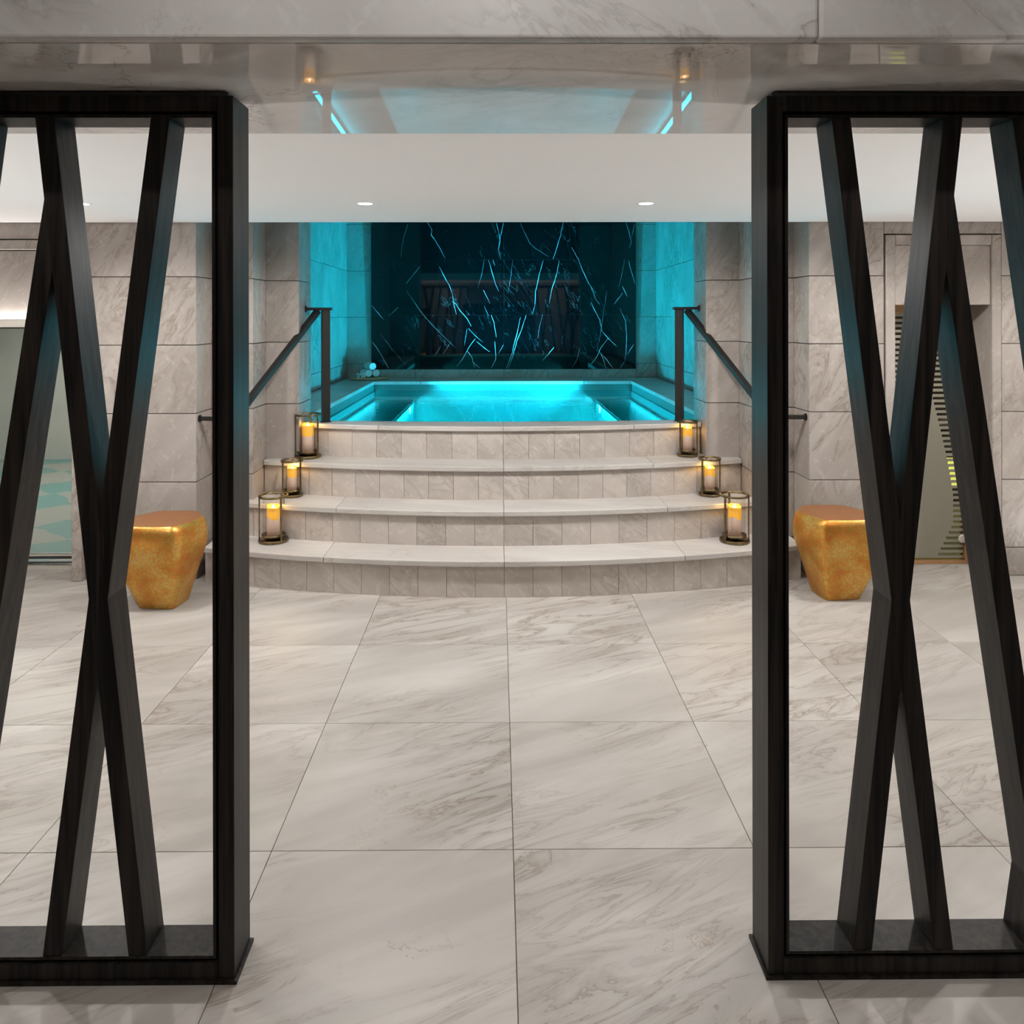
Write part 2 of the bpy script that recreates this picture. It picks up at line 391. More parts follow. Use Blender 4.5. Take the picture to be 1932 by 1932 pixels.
# clear sheets: fresnel gloss over tinted transparency
def clear(name, tint, gl=1.0, rough=0.02, bump=None, ior=1.45, cap=1.0):
    m = bpy.data.materials.new(name); m.use_nodes = True; nt = m.node_tree
    nt.nodes.remove(nt.nodes['Principled BSDF'])
    tr = N(nt, 'ShaderNodeBsdfTransparent'); tr.inputs[0].default_value = (*tint, 1)
    gs = N(nt, 'ShaderNodeBsdfGlossy'); gs.inputs['Roughness'].default_value = rough; gs.inputs[0].default_value = (gl, gl, gl, 1)
    fr = N(nt, 'ShaderNodeFresnel'); fr.inputs['IOR'].default_value = ior
    mx = N(nt, 'ShaderNodeMixShader'); mn = N(nt, 'ShaderNodeMath', operation='MINIMUM'); mn.inputs[1].default_value = cap
    L(nt, fr.outputs[0], mn.inputs[0]); L(nt, mn.outputs[0], mx.inputs[0]); L(nt, tr.outputs[0], mx.inputs[1]); L(nt, gs.outputs[0], mx.inputs[2])
    if bump:
        tc = N(nt, 'ShaderNodeTexCoord'); n = N(nt, 'ShaderNodeTexNoise', i_Scale=bump[0], i_Detail=3.0, i_Distortion=0.8); L(nt, tc.outputs['Object'], n.inputs['Vector'])
        bp = N(nt, 'ShaderNodeBump', i_Strength=bump[1], i_Distance=0.02); L(nt, n.outputs['Fac'], bp.inputs['Height'])
        L(nt, bp.outputs[0], gs.inputs['Normal']); L(nt, bp.outputs[0], fr.inputs['Normal'])
    L(nt, mx.outputs[0], nt.nodes['Material Output'].inputs[0])
    return m
M['water'] = clear('pool_water', (0.40, 0.80, 0.82), 0.55, 0.02, (6.0, 0.10), 1.33)
M['glass'] = clear('lantern_glass', (0.97, 0.965, 0.95), 0.8, 0.02, cap=0.16)
M['door_glass'] = clear('door_glass', (0.90, 0.915, 0.90), 0.9, 0.03)
# frosted film
m = bpy.data.materials.new('frosted_film'); m.use_nodes = True; nt = m.node_tree
b = nt.nodes['Principled BSDF']; b.inputs['Base Color'].default_value = (0.55, 0.52, 0.42, 1); b.inputs['Roughness'].default_value = 0.5
tr = N(nt, 'ShaderNodeBsdfTranslucent'); tr.inputs[0].default_value = (0.7, 0.68, 0.55, 1)
mx = N(nt, 'ShaderNodeMixShader'); mx.inputs[0].default_value = 0.45
L(nt, b.outputs[0], mx.inputs[1]); L(nt, tr.outputs[0], mx.inputs[2]); L(nt, mx.outputs[0], nt.nodes['Material Output'].inputs[0])
M['frost'] = m

# ------------------------------------------------------------------ lamps
def spot(name, loc, power, color=WARM, size=140, blend=0.7, radius=0.04, rot=(0, 0, 0), parent=None):
    l = bpy.data.lights.new(name, 'SPOT'); l.energy = power; l.color = color
    l.spot_size = R(size); l.spot_blend = blend; l.shadow_soft_size = radius
    o = bpy.data.objects.new(name, l); o.location = loc; o.rotation_euler = rot
    if parent: o.parent = parent
    col.objects.link(o); return o
def point(name, loc, power, color, radius, parent=None):
    l = bpy.data.lights.new(name, 'POINT'); l.energy = power; l.color = color; l.shadow_soft_size = radius
    o = bpy.data.objects.new(name, l); o.location = loc
    if parent: o.parent = parent
    col.objects.link(o); return o

# ------------------------------------------------------------------ layout
XC = 0.030                       # axis of the pool
A_, B_, C_ = 1.769, 1.516, 1.305 # half widths of the stepped opening
YA, Y2, Y3, Y5 = 4.43, 4.66, 4.92, 5.23
YR = 8.85                        # back of the niche
ZC = 2.052                        # hall ceiling
ZN = 3.20                        # niche ceiling
ZD = 0.814                       # pool deck
ZW = 0.712                       # water
JZ = [0.165 + 0.394 * k for k in range(8)]
YFA, YFB = 1.738, 1.848          # slatted screens, front and back
YB0, YB1 = 1.438, 2.110          # stone beam, front and back
ZB0, ZB1 = 2.023, 2.007          # its underside, front and back

# ------------------------------------------------------------------ floor with separate tiles
T = 0.681
fl = MB().box(-6.2, 4.6, -3.0, 9.2, -0.10, -0.007).build('floor', M['grout'])
tag(fl, 'pale veined marble tile floor of the pool hall', 'floor', kind='structure')
tm = MB().box(0.0009, T - 0.0009, 0.0009, T - 0.0009, -0.0065, 0.0).me()
for j in range(-4, 4):
    for i in range(-6, 6):
        x0, y0 = 0.040 + i * T, 2.166 + j * T
        if x0 < -4.3 or x0 > 4.2: continue
        o = link('floor_tile', tm, M['floor'], fl, (x0, y0, 0))
        bevel(o, 0.001, 1)

# ------------------------------------------------------------------ stone-clad walls
def offset_line(pts, t, closed=False):
    out = []
    for i, p in enumerate(pts):
        def nrm(a, b):
            d = (Vector(b) - Vector(a)).normalized(); return Vector((-d.y, d.x))
        n0 = nrm(pts[i-1], p) if i > 0 else None
        n1 = nrm(p, pts[i+1]) if i < len(pts) - 1 else None
        if n0 is None: n = n1 * t
        elif n1 is None: n = n0 * t
        else: n = (n0 + n1) * t / (1 + n0.dot(n1))
        out.append(Vector(p) + n)
    return out
def clad(parent, pts, z0, z1, joints, mat, side=1, thick=0.03, gap=0.0020, skip=()):
    """stone slabs, course by course, on a plan polyline; the slab backs lie on the given side"""
    q = offset_line(pts, thick * side)
    zs = [z0] + [z for z in joints if z0 + 0.05 < z < z1 - 0.02] + [z1]
    for i in range(len(pts) - 1):
        if i in skip: continue
        for a, b in zip(zs, zs[1:]):
            p, r = Vector(pts[i]), Vector(pts[i+1])
            o = MB().prism([p - p, r - p, q[i+1] - p, q[i] - p], 0, b - a - 2 * gap).build('slab', mat, parent, loc=(p.x, p.y, a + gap))
            bevel(o, 0.0018, 1)
def backing(name, pts, t0, t1, z0, z1, mat, side, label, cat='wall'):
    a, b = offset_line(pts, t0 * side), offset_line(pts, t1 * side)
    mb = MB()
    for i in range(len(pts) - 1):
        mb.prism([a[i], a[i+1], b[i+1], b[i]], z0, z1)
    return tag(mb.build(name, mat), label, cat, kind='structure')

# left and right stepped piers beside the steps (their slabs turn every corner)
def mirror(pts, s): return [(XC + s * x, y) for x, y in pts]
DL = -2.436                       # right edge of the glass door opening in the left wall
pier = [(A_ , YA), (A_, Y2), (B_, Y2), (B_, Y3), (C_, Y3), (C_, Y5), (A_ + 0.30, Y5)]
pl = [(DL + 0.06, YA)] + mirror(pier, -1)
wl = backing('wall_left', pl, 0.026, 0.09, 0.0, ZN, M['dark_joint'], 1, 'stone clad wall with a stepped pier on the left of the pool steps')
clad(wl, pl, 0.0, ZN, JZ, M['wall'], 1)
DR0, DR1 = 2.234, 2.919
pr = [(DR0, YA)] + mirror(pier, 1)
wr = backing('wall_right', pr, 0.026, 0.09, 0.0, ZN, M['dark_joint'], -1, 'stone clad wall with a stepped pier on the right of the pool steps')
clad(wr, pr, 0.0, ZN, JZ, M['wall'], -1)
pe = [(4.30, YA), (DR1, YA)]
we = backing('wall_end', pe, 0.026, 0.09, 0.0, ZN, M['dark_joint'], -1, 'stone clad wall on the far side of the striped glass door')
clad(we, pe, 0.0, ZN, JZ, M['wall'], -1)

# niche walls round the pool
JN = [0.976 - 0.534, 0.976, 1.510, 2.044, 2.578]
XNL, XNR = XC - 1.768, XC + 1.790
pn = [(XNL, Y5 + 0.03), (XNL, YR), (XNR, YR), (XNR, Y5 + 0.03)]
wn = backing('wall_niche', pn, 0.026, 0.10, 0.0, ZN, M['dark_joint'], 1, 'pale stone niche walls around the raised pool')
BPX0, BPX1 = at_y(701, 600, YR).x, at_y(1199, 600, YR).x
BPZ0 = 0.913
clad(wn, [pn[0], pn[1]], ZD, ZN, JN, M['wall'], 1)
clad(wn, [pn[2], pn[3]], ZD, ZN, JN, M['wall'], 1)
clad(wn, [(XNL + 0.0, YR), (BPX0 - 0.003, YR)], ZD, ZN, JN, M['wall'], 1)
clad(wn, [(BPX1 + 0.003, YR), (XNR, YR)], ZD, ZN, JN, M['wall'], 1)
nx = 6
for k in range(nx):                # low ledge under the black panel
    x0 = BPX0 + (BPX1 - BPX0) * k / nx; x1 = BPX0 + (BPX1 - BPX0) * (k + 1) / nx
    bevel(MB().box(0, x1 - x0 - 0.003, -0.035, 0.03, 0, BPZ0 - ZD - 0.003).build('slab', M['wall'], wn, loc=(x0, YR, ZD)), 0.002, 1)

# black marble panel, leaning forward by a degree or so, built of book-matched slabs
bp = thing('wall_back', ((BPX0 + BPX1) / 2, YR + 0.004, BPZ0), 'black marble panel with white veins on the back wall of the pool niche', 'marble panel', kind='structure')
LEAN = R(0.66)
bp.rotation_euler.x = LEAN
ncol = 4
cw = (BPX1 - BPX0) / ncol
zr = [0.0, 1.535 - BPZ0, 2.17 - BPZ0, ZN - BPZ0 - 0.02]
for i in range(ncol):
    for j in range(3):
        MB().box(0.0006, cw - 0.0006, 0, 0.02, 0.0006, zr[j+1] - zr[j] - 0.0006).build('marble_slab', M['black'], bp, loc=((i - ncol / 2) * cw, -0.02, zr[j]))
veins = [
 [(430,30),(465,85),(460,125),(490,165),(520,215),(558,290)], [(515,345),(550,415),(585,475),(610,545)], [(605,590),(635,610),(660,650),(710,710),(740,765)],
 [(610,545),(620,620),(635,680)], [(720,780),(770,830),(820,875)], [(770,850),(735,895),(710,935),(680,990),(640,1045)], [(710,935),(745,985),(765,1058)], [(745,1010),(800,1058)],
 [(775,870),(830,915),(870,945)], [(830,300),(815,390),(785,500)], [(860,300),(885,380),(910,470),(932,520)], [(890,298),(905,340)], [(915,40),(935,110),(942,170),(930,230),(948,293)],
 [(965,40),(950,110),(935,190)], [(1030,300),(1020,400),(998,535)], [(1078,30),(1110,100),(1150,185),(1200,225),(1280,275)], [(1385,30),(1365,130),(1340,210),(1312,293)],
 [(1243,302),(1215,410),(1190,520),(1185,620),(1170,680)], [(1357,302),(1335,410),(1300,520),(1288,600)], [(1440,210),(1490,295),(1520,375),(1560,460),(1610,530)],
 [(1575,480),(1610,570),(1640,610)], [(1580,600),(1640,720),(1655,790)], [(1650,790),(1700,850),(1760,905)], [(1700,850),(1650,910),(1620,980),(1560,1055)], [(1630,930),(1665,990),(1685,1058)],
 [(1650,950),(1735,1058)], [(1820,30),(1845,110),(1860,170),(1845,220)], [(1885,45),(1860,150)], [(1840,300),(1860,380),(1888,465)], [(1815,290),(1790,420),(1770,500)], [(1800,485),(1835,560)],
 [(1800,530),(1740,610)], [(1780,640),(1820,720),(1830,830),(1825,950),(1815,1010),(1785,1056)], [(1880,890),(1830,965)], [(1125,685),(1095,780),(1060,870),(1035,960),(1000,1056)],
 [(1085,700),(1055,840),(1020,970),(985,1058)], [(825,510),(850,560),(870,605)], [(880,685),(900,740),(915,840)], [(905,870),(912,960),(910,1000),(880,1056)], [(965,895),(930,960)],
 [(44,620),(85,670),(125,715)], [(46,870),(90,935),(160,1058)], [(295,50),(265,150),(245,280)], [(100,815),(190,930),(275,1030)], [(290,520),(400,680),(500,790),(630,915)],
 [(1320,910),(1280,960),(1240,1005)], [(1240,680),(1220,760),(1205,850)], [(525,905),(480,980)], [(600,870),(540,960)], [(380,345),(280,470)], [(230,630),(160,695)], [(1500,920),(1480,1000),(1450,1056)],
 [(1690,520),(1670,640),(1640,850),(1620,930)], [(710,780),(690,900)], [(860,690),(830,620)]]
thin = {9, 14, 42, 43, 44, 29, 51, 49, 50, 46, 52, 53, 54, 47, 48, 15, 27}
vm_ = MB()
for k, vn in enumerate(veins):
    pts = []
    for (u, v) in vn:
        P = at_y(690 + u * 0.26915, 410 + v * 0.26906, YR - 0.02)
        pts.append(Vector((P.x - bp.location.x, 0, (P.z - BPZ0))))
    fine = []
    for a, b_ in zip(pts, pts[1:]):
        n_ = max(2, int((b_ - a).length / 0.035))
        for t in range(n_): fine.append(a.lerp(b_, t / n_))
    fine.append(pts[-1])
    wmax = 0.0024 if k in thin else 0.0058
    prev = None
    for i, p in enumerate(fine):
        t = i / max(1, len(fine) - 1)
        j = Vector((random.uniform(-1, 1), 0, random.uniform(-1, 1))) * 0.0022
        wd = wmax * (0.25 + 0.9 * math.sin(math.pi * min(1, 0.1 + t * 0.85))) * random.uniform(0.45, 1.25) * 0.5
        d = (fine[min(i + 1, len(fine) - 1)] - fine[max(i - 1, 0)]).normalized()
        nrm = Vector((d.z, 0, -d.x)) * wd
        q0, q1 = p + j - nrm, p + j + nrm
        if prev is not None:
            vm_.add([prev[0] + Vector((0, -0.0204, 0)), prev[1] + Vector((0, -0.0204, 0)), q1 + Vector((0, -0.0204, 0)), q0 + Vector((0, -0.0204, 0))], [(0, 1, 2, 3)])
        prev = (q0, q1)
vo_ = vm_.build('vein', M['vein'], bp); vo_['kind'] = 'stuff'

# ------------------------------------------------------------------ ceilings, beam, shell behind the camera
ce = MB().box(-4.3, 4.3, YB1 + 0.02, YA - 0.012, ZC, ZC + 0.12)
tag(ce.build('ceiling', M['plaster']), 'smooth off-white dropped ceiling over the pool hall', 'ceiling', kind='structure')
tag(MB().box(-1.80 + XC, 1.80 + XC, YA - 0.10, YA - 0.012, ZC + 0.12, ZN).build('wall_bulkhead', M['taupe']), 'dark plaster bulkhead above the mouth of the pool niche', 'wall', kind='structure')
tag(MB().box(XNL - 0.1, XNR + 0.1, YA - 0.1, YR + 0.1, ZN, ZN + 0.1).build('ceiling_niche', M['taupe']), 'dark ceiling high above the pool', 'ceiling', kind='structure')
beam = tag(MB().add([(-4.3,YB0+0.03,ZB0+0.03),(4.3,YB0+0.03,ZB0+0.03),(4.3,YB1-0.01,ZB1+0.03),(-4.3,YB1-0.01,ZB1+0.03),(-4.3,YB0+0.03,2.75),(4.3,YB0+0.03,2.75),(4.3,YB1-0.01,2.75),(-4.3,YB1-0.01,2.75)],
                    [(0,3,2,1),(4,5,6,7),(0,1,5,4),(1,2,6,5),(2,3,7,6),(3,0,4,7)]).build('trim_1', M['dark_joint']),
           'polished grey-beige marble beam above the slatted screens', 'beam', kind='structure')
bx = [-4.3, -2.05, 1.95, 4.3]
for a, b_ in zip(bx, bx[1:]):       # polished soffit slabs
    g_ = 0.0001
    MB().add([(g_,YB0+0.028,ZB0+0.0006),(b_-a-g_,YB0+0.028,ZB0+0.0006),(b_-a-g_,YB1,ZB1),(g_,YB1,ZB1),(g_,YB0+0.028,ZB0+0.03),(b_-a-g_,YB0+0.028,ZB0+0.03),(b_-a-g_,YB1,ZB1+0.03),(g_,YB1,ZB1+0.03)],
             [(0,3,2,1),(4,5,6,7),(0,1,5,4),(1,2,6,5),(2,3,7,6),(3,0,4,7)]).build('soffit_slab', M['beam'], beam, loc=(a, 0, 0))
fx = [-4.3, -2.55, 0.605, 2.9, 4.3]
for a, b_ in zip(fx, fx[1:]):       # face slabs with an eased lower edge
    bevel(MB().box(0.0001, b_ - a - 0.0001, 0, 0.0278, 0.0, 2.75 - ZB0).build('face_slab', M['beam_face'], beam, loc=(a, YB0, ZB0)), 0.008, 3)
tag(MB().box(-4.3, 4.3, -3.0, YB0 + 0.03, 2.75, 2.85).build('ceiling_lobby', M['plaster']), 'plain ceiling of the room in front of the screens', 'ceiling', kind='structure')
MB_w = MB().box(-4.3, 4.3, -3.1, -3.0, 0, 2.85)
wb = tag(MB_w.build('wall_front', M['wall']), 'stone wall behind the viewer', 'wall', kind='structure')
tag(MB().box(-4.4, -4.3, -3.0, YA + 0.05, 0, 2.85).build('wall_side', M['wall']), 'stone side wall beyond the left screen', 'wall', kind='structure')
tag(MB().box(4.3, 4.4, -3.0, 9.0, 0, ZN).build('wall_far', M['wall']), 'stone side wall beyond the right screen', 'wall', kind='structure')
d3 = tag(MB().box(-0.95, 1.0, -3.0, -2.95, 0, 1.62).build('door_3', M['oak']), 'dark double door behind the viewer', 'door', kind='structure')

# ------------------------------------------------------------------ recessed downlights
def downlight(x, y, z, power, label, size=150, blend=0.8, tilt=(0, 0, 0)):
    t = thing('downlight', (x, y, z), label, 'ceiling light', 'recessed downlights')
    rg_ = MB().lathe([(0.034, -0.0005), (0.046, -0.003), (0.048, -0.0005)], 28).build('trim_ring', M['plaster'], t, True)
    MB().lathe([(0.0, -0.0015), (0.034, -0.0015)], 28).build('lens', M['lamp'], rg_)
    spot('lamp', (0, 0, -0.012), power, WARM, size, blend, 0.035, tilt, t)
    return t
ROWX = [-2.0, -0.64, 0.715, 2.07]
ROWL = ['downlight over the left gold stool', 'downlight in the white ceiling left of the pool axis', 'downlight in the white ceiling right of the pool axis', 'downlight over the right gold stool']
for x, lb in zip(ROWX, ROWL):
    downlight(x, 3.70, ZC, HALL_W * (1.5 if abs(x) < 1 else 0.85), lb, 174 if abs(x) < 1 else 166, 0.35 if abs(x) < 1 else 0.6)
for x in (-2.9, 3.0): downlight(x, 3.75, ZC, HALL_W * 0.85, 'downlight near the %s glass door' % ('wide' if x < 0 else 'striped'))
for x in (-1.9, 1.95): downlight(x, 2.55, ZC, HALL_W * 0.8, 'downlight behind the %s slatted screen' % ('left' if x < 0 else 'right'))
for x in (-1.35, 1.45): downlight(x, -2.55, 2.75, 110.0, 'downlight washing the %s part of the wall behind the viewer' % ('left' if x < 0 else 'right'), 100)
for x, lb in ((-1.9, 'left'), (0.0, 'middle'), (1.9, 'right')): downlight(x, 0.55, 2.75, WASH_W, 'added unseen wall-washer aimed at the %s of the marble beam' % lb, 95, 0.6, (R(52), 0, 0))  # unseen washers added to brighten the beam face
for x in (-2.2, 0.0, 2.2): downlight(x, -0.3, 2.75, ROOM_W, 'downlight in the middle of the room before the screens' if x == 0 else 'downlight before the %s screen' % ('left' if x < 0 else 'right'))

def uplight(x, y, label, tilt):  # unseen lamps added to brighten the ceiling and the beam underside
    t = thing('added_uplight', (x, y, 0.0), label, 'added floor light', 'added floor uplights')
    rg_ = MB().lathe([(0.048, 0.0005), (0.052, 0.004), (0.066, 0.003), (0.068, 0.0005)], 32).build('trim_ring', M['steel'], t, True)
    MB().lathe([(0.0, 0.002), (0.048, 0.002)], 32).build('lens', M['lamp'], rg_)
    spot('lamp', (0, 0, 0.015), UP_W * (1.2 if y < 3 else 0.85), WARM, 150, 0.9, 0.045, (0, R(180 - tilt), 0), t)
for s_, nm in ((-1, 'left'), (1, 'right')):
    uplight(s_ * 2.75, 2.20, 'added unseen floor uplight behind the %s slatted screen' % nm, s_ * 24)
    uplight(s_ * 3.75, 3.70, 'added unseen floor uplight at the far end of the hall on the %s' % nm, s_ * 34)

# ------------------------------------------------------------------ steps
YCN = 9.517
RADS = [5.400, 5.141, 4.885, 4.655]
RIS = [0.0, 0.200, 0.402, 0.606, ZD]
def arc(r, x): return YCN - math.sqrt(r * r - (x - XC) ** 2)
def wall_y(x):
    d = abs(x - XC)
    return 99 if d < C_ - 0.002 else (Y3 if d < B_ - 0.002 else Y2)
half = [1.705, 1.66, B_ - 0.004, C_ - 0.004]
st = tag(MB().box(-0.01, 0.01, 6.5, 6.52, -0.05, 0.0).build('stair', M['dark_joint']), 'four curved marble steps rising to the pool', 'steps', kind='structure')
TH, NOSE = 0.030, 0.022
for k in range(4):
    z0, z1 = RIS[k], RIS[k + 1]
    hw = half[k]
    # riser stones, each a short curved piece
    n = int(round(2 * hw / 0.163)); n += n % 2
    for i in range(n):
        xa, xb = XC - hw + 2 * hw * i / n + 0.0009, XC - hw + 2 * hw * (i + 1) / n - 0.0009
        xs = [xa + (xb - xa) * t / 3 for t in range(4)]
        fr = [(x - xa, arc(RADS[k], x)) for x in xs]
        bk = [(x - xa, arc(RADS[k] - 0.02, x)) for x in xs][::-1]
        y0 = fr[0][1]
        MB().prism([(x, y - y0) for x, y in fr + bk], 0.0, z1 - TH - z0 - 0.001).build('riser_stone', M['step'], st, loc=(xa, y0, z0 + 0.0005))
    # core behind the riser
    # tread slabs with an overhanging nosing
    cuts = {0: [-1.0, -0.985, 0, 0.99, 1.0], 1: [-0.97, 0, 0.95], 2: [0, 0.92], 3: [-0.80, 0, 0.84]}[k]
    cuts = [c for c in cuts if abs(c) < hw - 0.1]
    if k == 0: cuts = [-0.985, 0, 0.99]
    ed = [XC - hw] + [XC + c for c in cuts] + [XC + hw]
    for a, b_ in zip(ed, ed[1:]):
        a += 0.0008; b_ -= 0.0008
        m_ = 14
        xs = [a + (b_ - a) * t / m_ for t in range(m_ + 1)]
        fr = [(x, arc(RADS[k] + NOSE, x)) for x in xs]
        if k < 3:
            bk = [(x, min(arc(RADS[k + 1] - 0.012, x), wall_y(x) - 0.001)) for x in xs][::-1]
        else:
            bk = [(x, 5.085 + 0.09 * ((x - XC) / 1.3) ** 2) for x in xs][::-1]
        pts = [(x - a, y) for x, y in fr + bk]
        y0 = fr[0][1]
        o = MB().prism([(x, y - y0) for x, y in pts], 0.0, TH).build('tread_slab', M['tread'], st, loc=(a, y0, z1 - TH))
        bevel(o, 0.004, 2)
# rough core that carries the treads
core = MB()
for k in range(4):
    hw = half[k]; m_ = 24
    xs = [XC - hw + 2 * hw * t / m_ for t in range(m_ + 1)]
    lim = [min(wall_y(x) - 0.004, 5.05) for x in xs]
    fr = [(x, min(arc(RADS[k] - 0.021, x), l - 0.004)) for x, l in zip(xs, lim)]
    bk = [(x, l) for x, l in zip(xs, lim)][::-1]
    core.prism(fr + bk, RIS[k] + 0.001, RIS[k + 1] - TH - 0.001)
core.build('stair_core', M['dark_joint'], st)

# ------------------------------------------------------------------ pool basin, coping and water
PX0, PX1, PY0, PY1 = XC - 1.385, XC + 1.425, 5.10, 8.345
pool = thing('pool', (0, 0, 0), 'raised plunge pool with a pale marble coping inside the niche', 'pool', kind='structure')
def deck(name, x0, x1, y0, y1):
    o = MB().box(0, x1 - x0 - 0.002, 0, y1 - y0 - 0.002, -0.035, 0).build('coping_slab', M['tread'], pool, loc=(x0, y0, ZD)); bevel(o, 0.004, 2)
for k in range(3):
    ya, yb = Y5 + 0.035 + (PY1 - Y5 - 0.035) * k / 3, Y5 + 0.035 + (PY1 - Y5 - 0.035) * (k + 1) / 3
    deck('d', XNL + 0.001, PX0 + 0.012, ya, yb); deck('d', PX1 - 0.012, XNR - 0.001, ya, yb)
for k in range(4):
    xa, xb = XNL + 0.001 + (XNR - XNL) * k / 4, XNL - 0.001 + (XNR - XNL) * (k + 1) / 4
    deck('d', xa, xb, PY1 - 0.012, YR - 0.037)
for s in (-1, 1):                 # short pieces between pier and front coping
    xa, xb = (XC - C_ + 0.002, PX0 + 0.012) if s < 0 else (PX1 - 0.012, XC + C_ - 0.002)
ZF = 0.28
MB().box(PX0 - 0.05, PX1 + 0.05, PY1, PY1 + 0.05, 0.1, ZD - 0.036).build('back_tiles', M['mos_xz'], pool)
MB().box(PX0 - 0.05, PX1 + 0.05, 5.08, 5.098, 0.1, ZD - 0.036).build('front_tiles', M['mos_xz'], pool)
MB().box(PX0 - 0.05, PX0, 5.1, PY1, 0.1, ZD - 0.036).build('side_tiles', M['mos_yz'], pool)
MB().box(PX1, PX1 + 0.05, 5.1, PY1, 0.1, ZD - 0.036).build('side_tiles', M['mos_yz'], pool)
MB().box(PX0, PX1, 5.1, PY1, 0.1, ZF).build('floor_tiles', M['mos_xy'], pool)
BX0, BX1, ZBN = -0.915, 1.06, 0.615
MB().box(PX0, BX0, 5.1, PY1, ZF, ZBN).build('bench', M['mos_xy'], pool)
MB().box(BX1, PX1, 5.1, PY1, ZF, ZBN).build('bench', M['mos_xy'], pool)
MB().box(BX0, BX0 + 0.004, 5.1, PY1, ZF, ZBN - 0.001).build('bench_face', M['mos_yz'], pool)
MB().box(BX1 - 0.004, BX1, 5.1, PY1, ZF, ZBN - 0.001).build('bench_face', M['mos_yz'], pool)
wt = MB().add([(PX0, 5.1, ZW), (PX1, 5.1, ZW), (PX1, PY1, ZW), (PX0, PY1, ZW)], [(0, 1, 2, 3)]).build('pool_water', M['water'])
tag(wt, 'clear turquoise water filling the raised pool', 'water', kind='stuff')
for px, py, s in ((773, 773, 1), (1132, 772, -1)):
    X = BX0 + 0.006 if s > 0 else BX1 - 0.006
    d = ray(px, py); t = X / d.x
    P = Vector((X, d.y * t, CAMH + d.z * t))
    lt = thing('pool_light', P, 'round underwater light in the side of the %s pool bench' % ('left' if s > 0 else 'right'), 'pool light', 'underwater lights')
    o = MB().lathe([(0.0, 0.004), (0.040, 0.004)], 24).build('lens', M['pool_lamp'], lt); o.rotation_euler = (0, R(90 * s), 0)
    o = MB().lathe([(0.040, 0.0), (0.040, 0.006), (0.048, 0.005), (0.050, 0.0)], 24).build('bezel', M['steel'], lt, True); o.rotation_euler = (0, R(90 * s), 0)
    spot('lamp', (0.03 * s, 0, 0.0), POOL_W, AQUA, 132, 1.0, 0.05, (0, R(-127 * s), 0), lt)
def pool_strip(loc, lx, power, rot, lb, hy=0.014):  # unseen strips put in to brighten the pool floor and bench tops
    """added LED profile under a coping or bench edge, below the water line"""
    t = thing('added_strip_light', loc, lb, 'pool light', 'added underwater LED strips')
    o = MB().box(-lx / 2, lx / 2, -hy / 2 - 0.001, hy / 2 + 0.001, -0.001, 0.008).build('profile', M['steel'], t); o.rotation_euler = rot
    l = bpy.data.lights.new('strip', 'AREA'); l.shape = 'RECTANGLE'; l.size = lx; l.size_y = hy; l.energy = power; l.color = (0.03, 0.76, 1.0)
    q = bpy.data.objects.new('strip', l); q.rotation_euler = rot; q.parent = t; col.objects.link(q)
    q.location = q.rotation_euler.to_matrix() @ Vector((0, 0, -0.003))
pool_strip((BX0 + 0.014, 6.7, 0.596), 3.0, POOL_STRIP_W, (R(45), 0, R(-90)), 'added LED strip under the edge of the left pool bench')
pool_strip((BX1 - 0.014, 6.7, 0.596), 3.0, POOL_STRIP_W, (R(45), 0, R(90)), 'added LED strip under the edge of the right pool bench')
pool_strip((PX0 + 0.014, 6.85, 0.676), 2.95, POOL_STRIP_W * 0.030, (R(90), 0, R(-90)), 'added LED strip under the left coping of the pool', 0.056)
pool_strip((PX1 - 0.014, 6.85, 0.676), 2.95, POOL_STRIP_W * 0.030, (R(90), 0, R(90)), 'added LED strip under the right coping of the pool', 0.056)

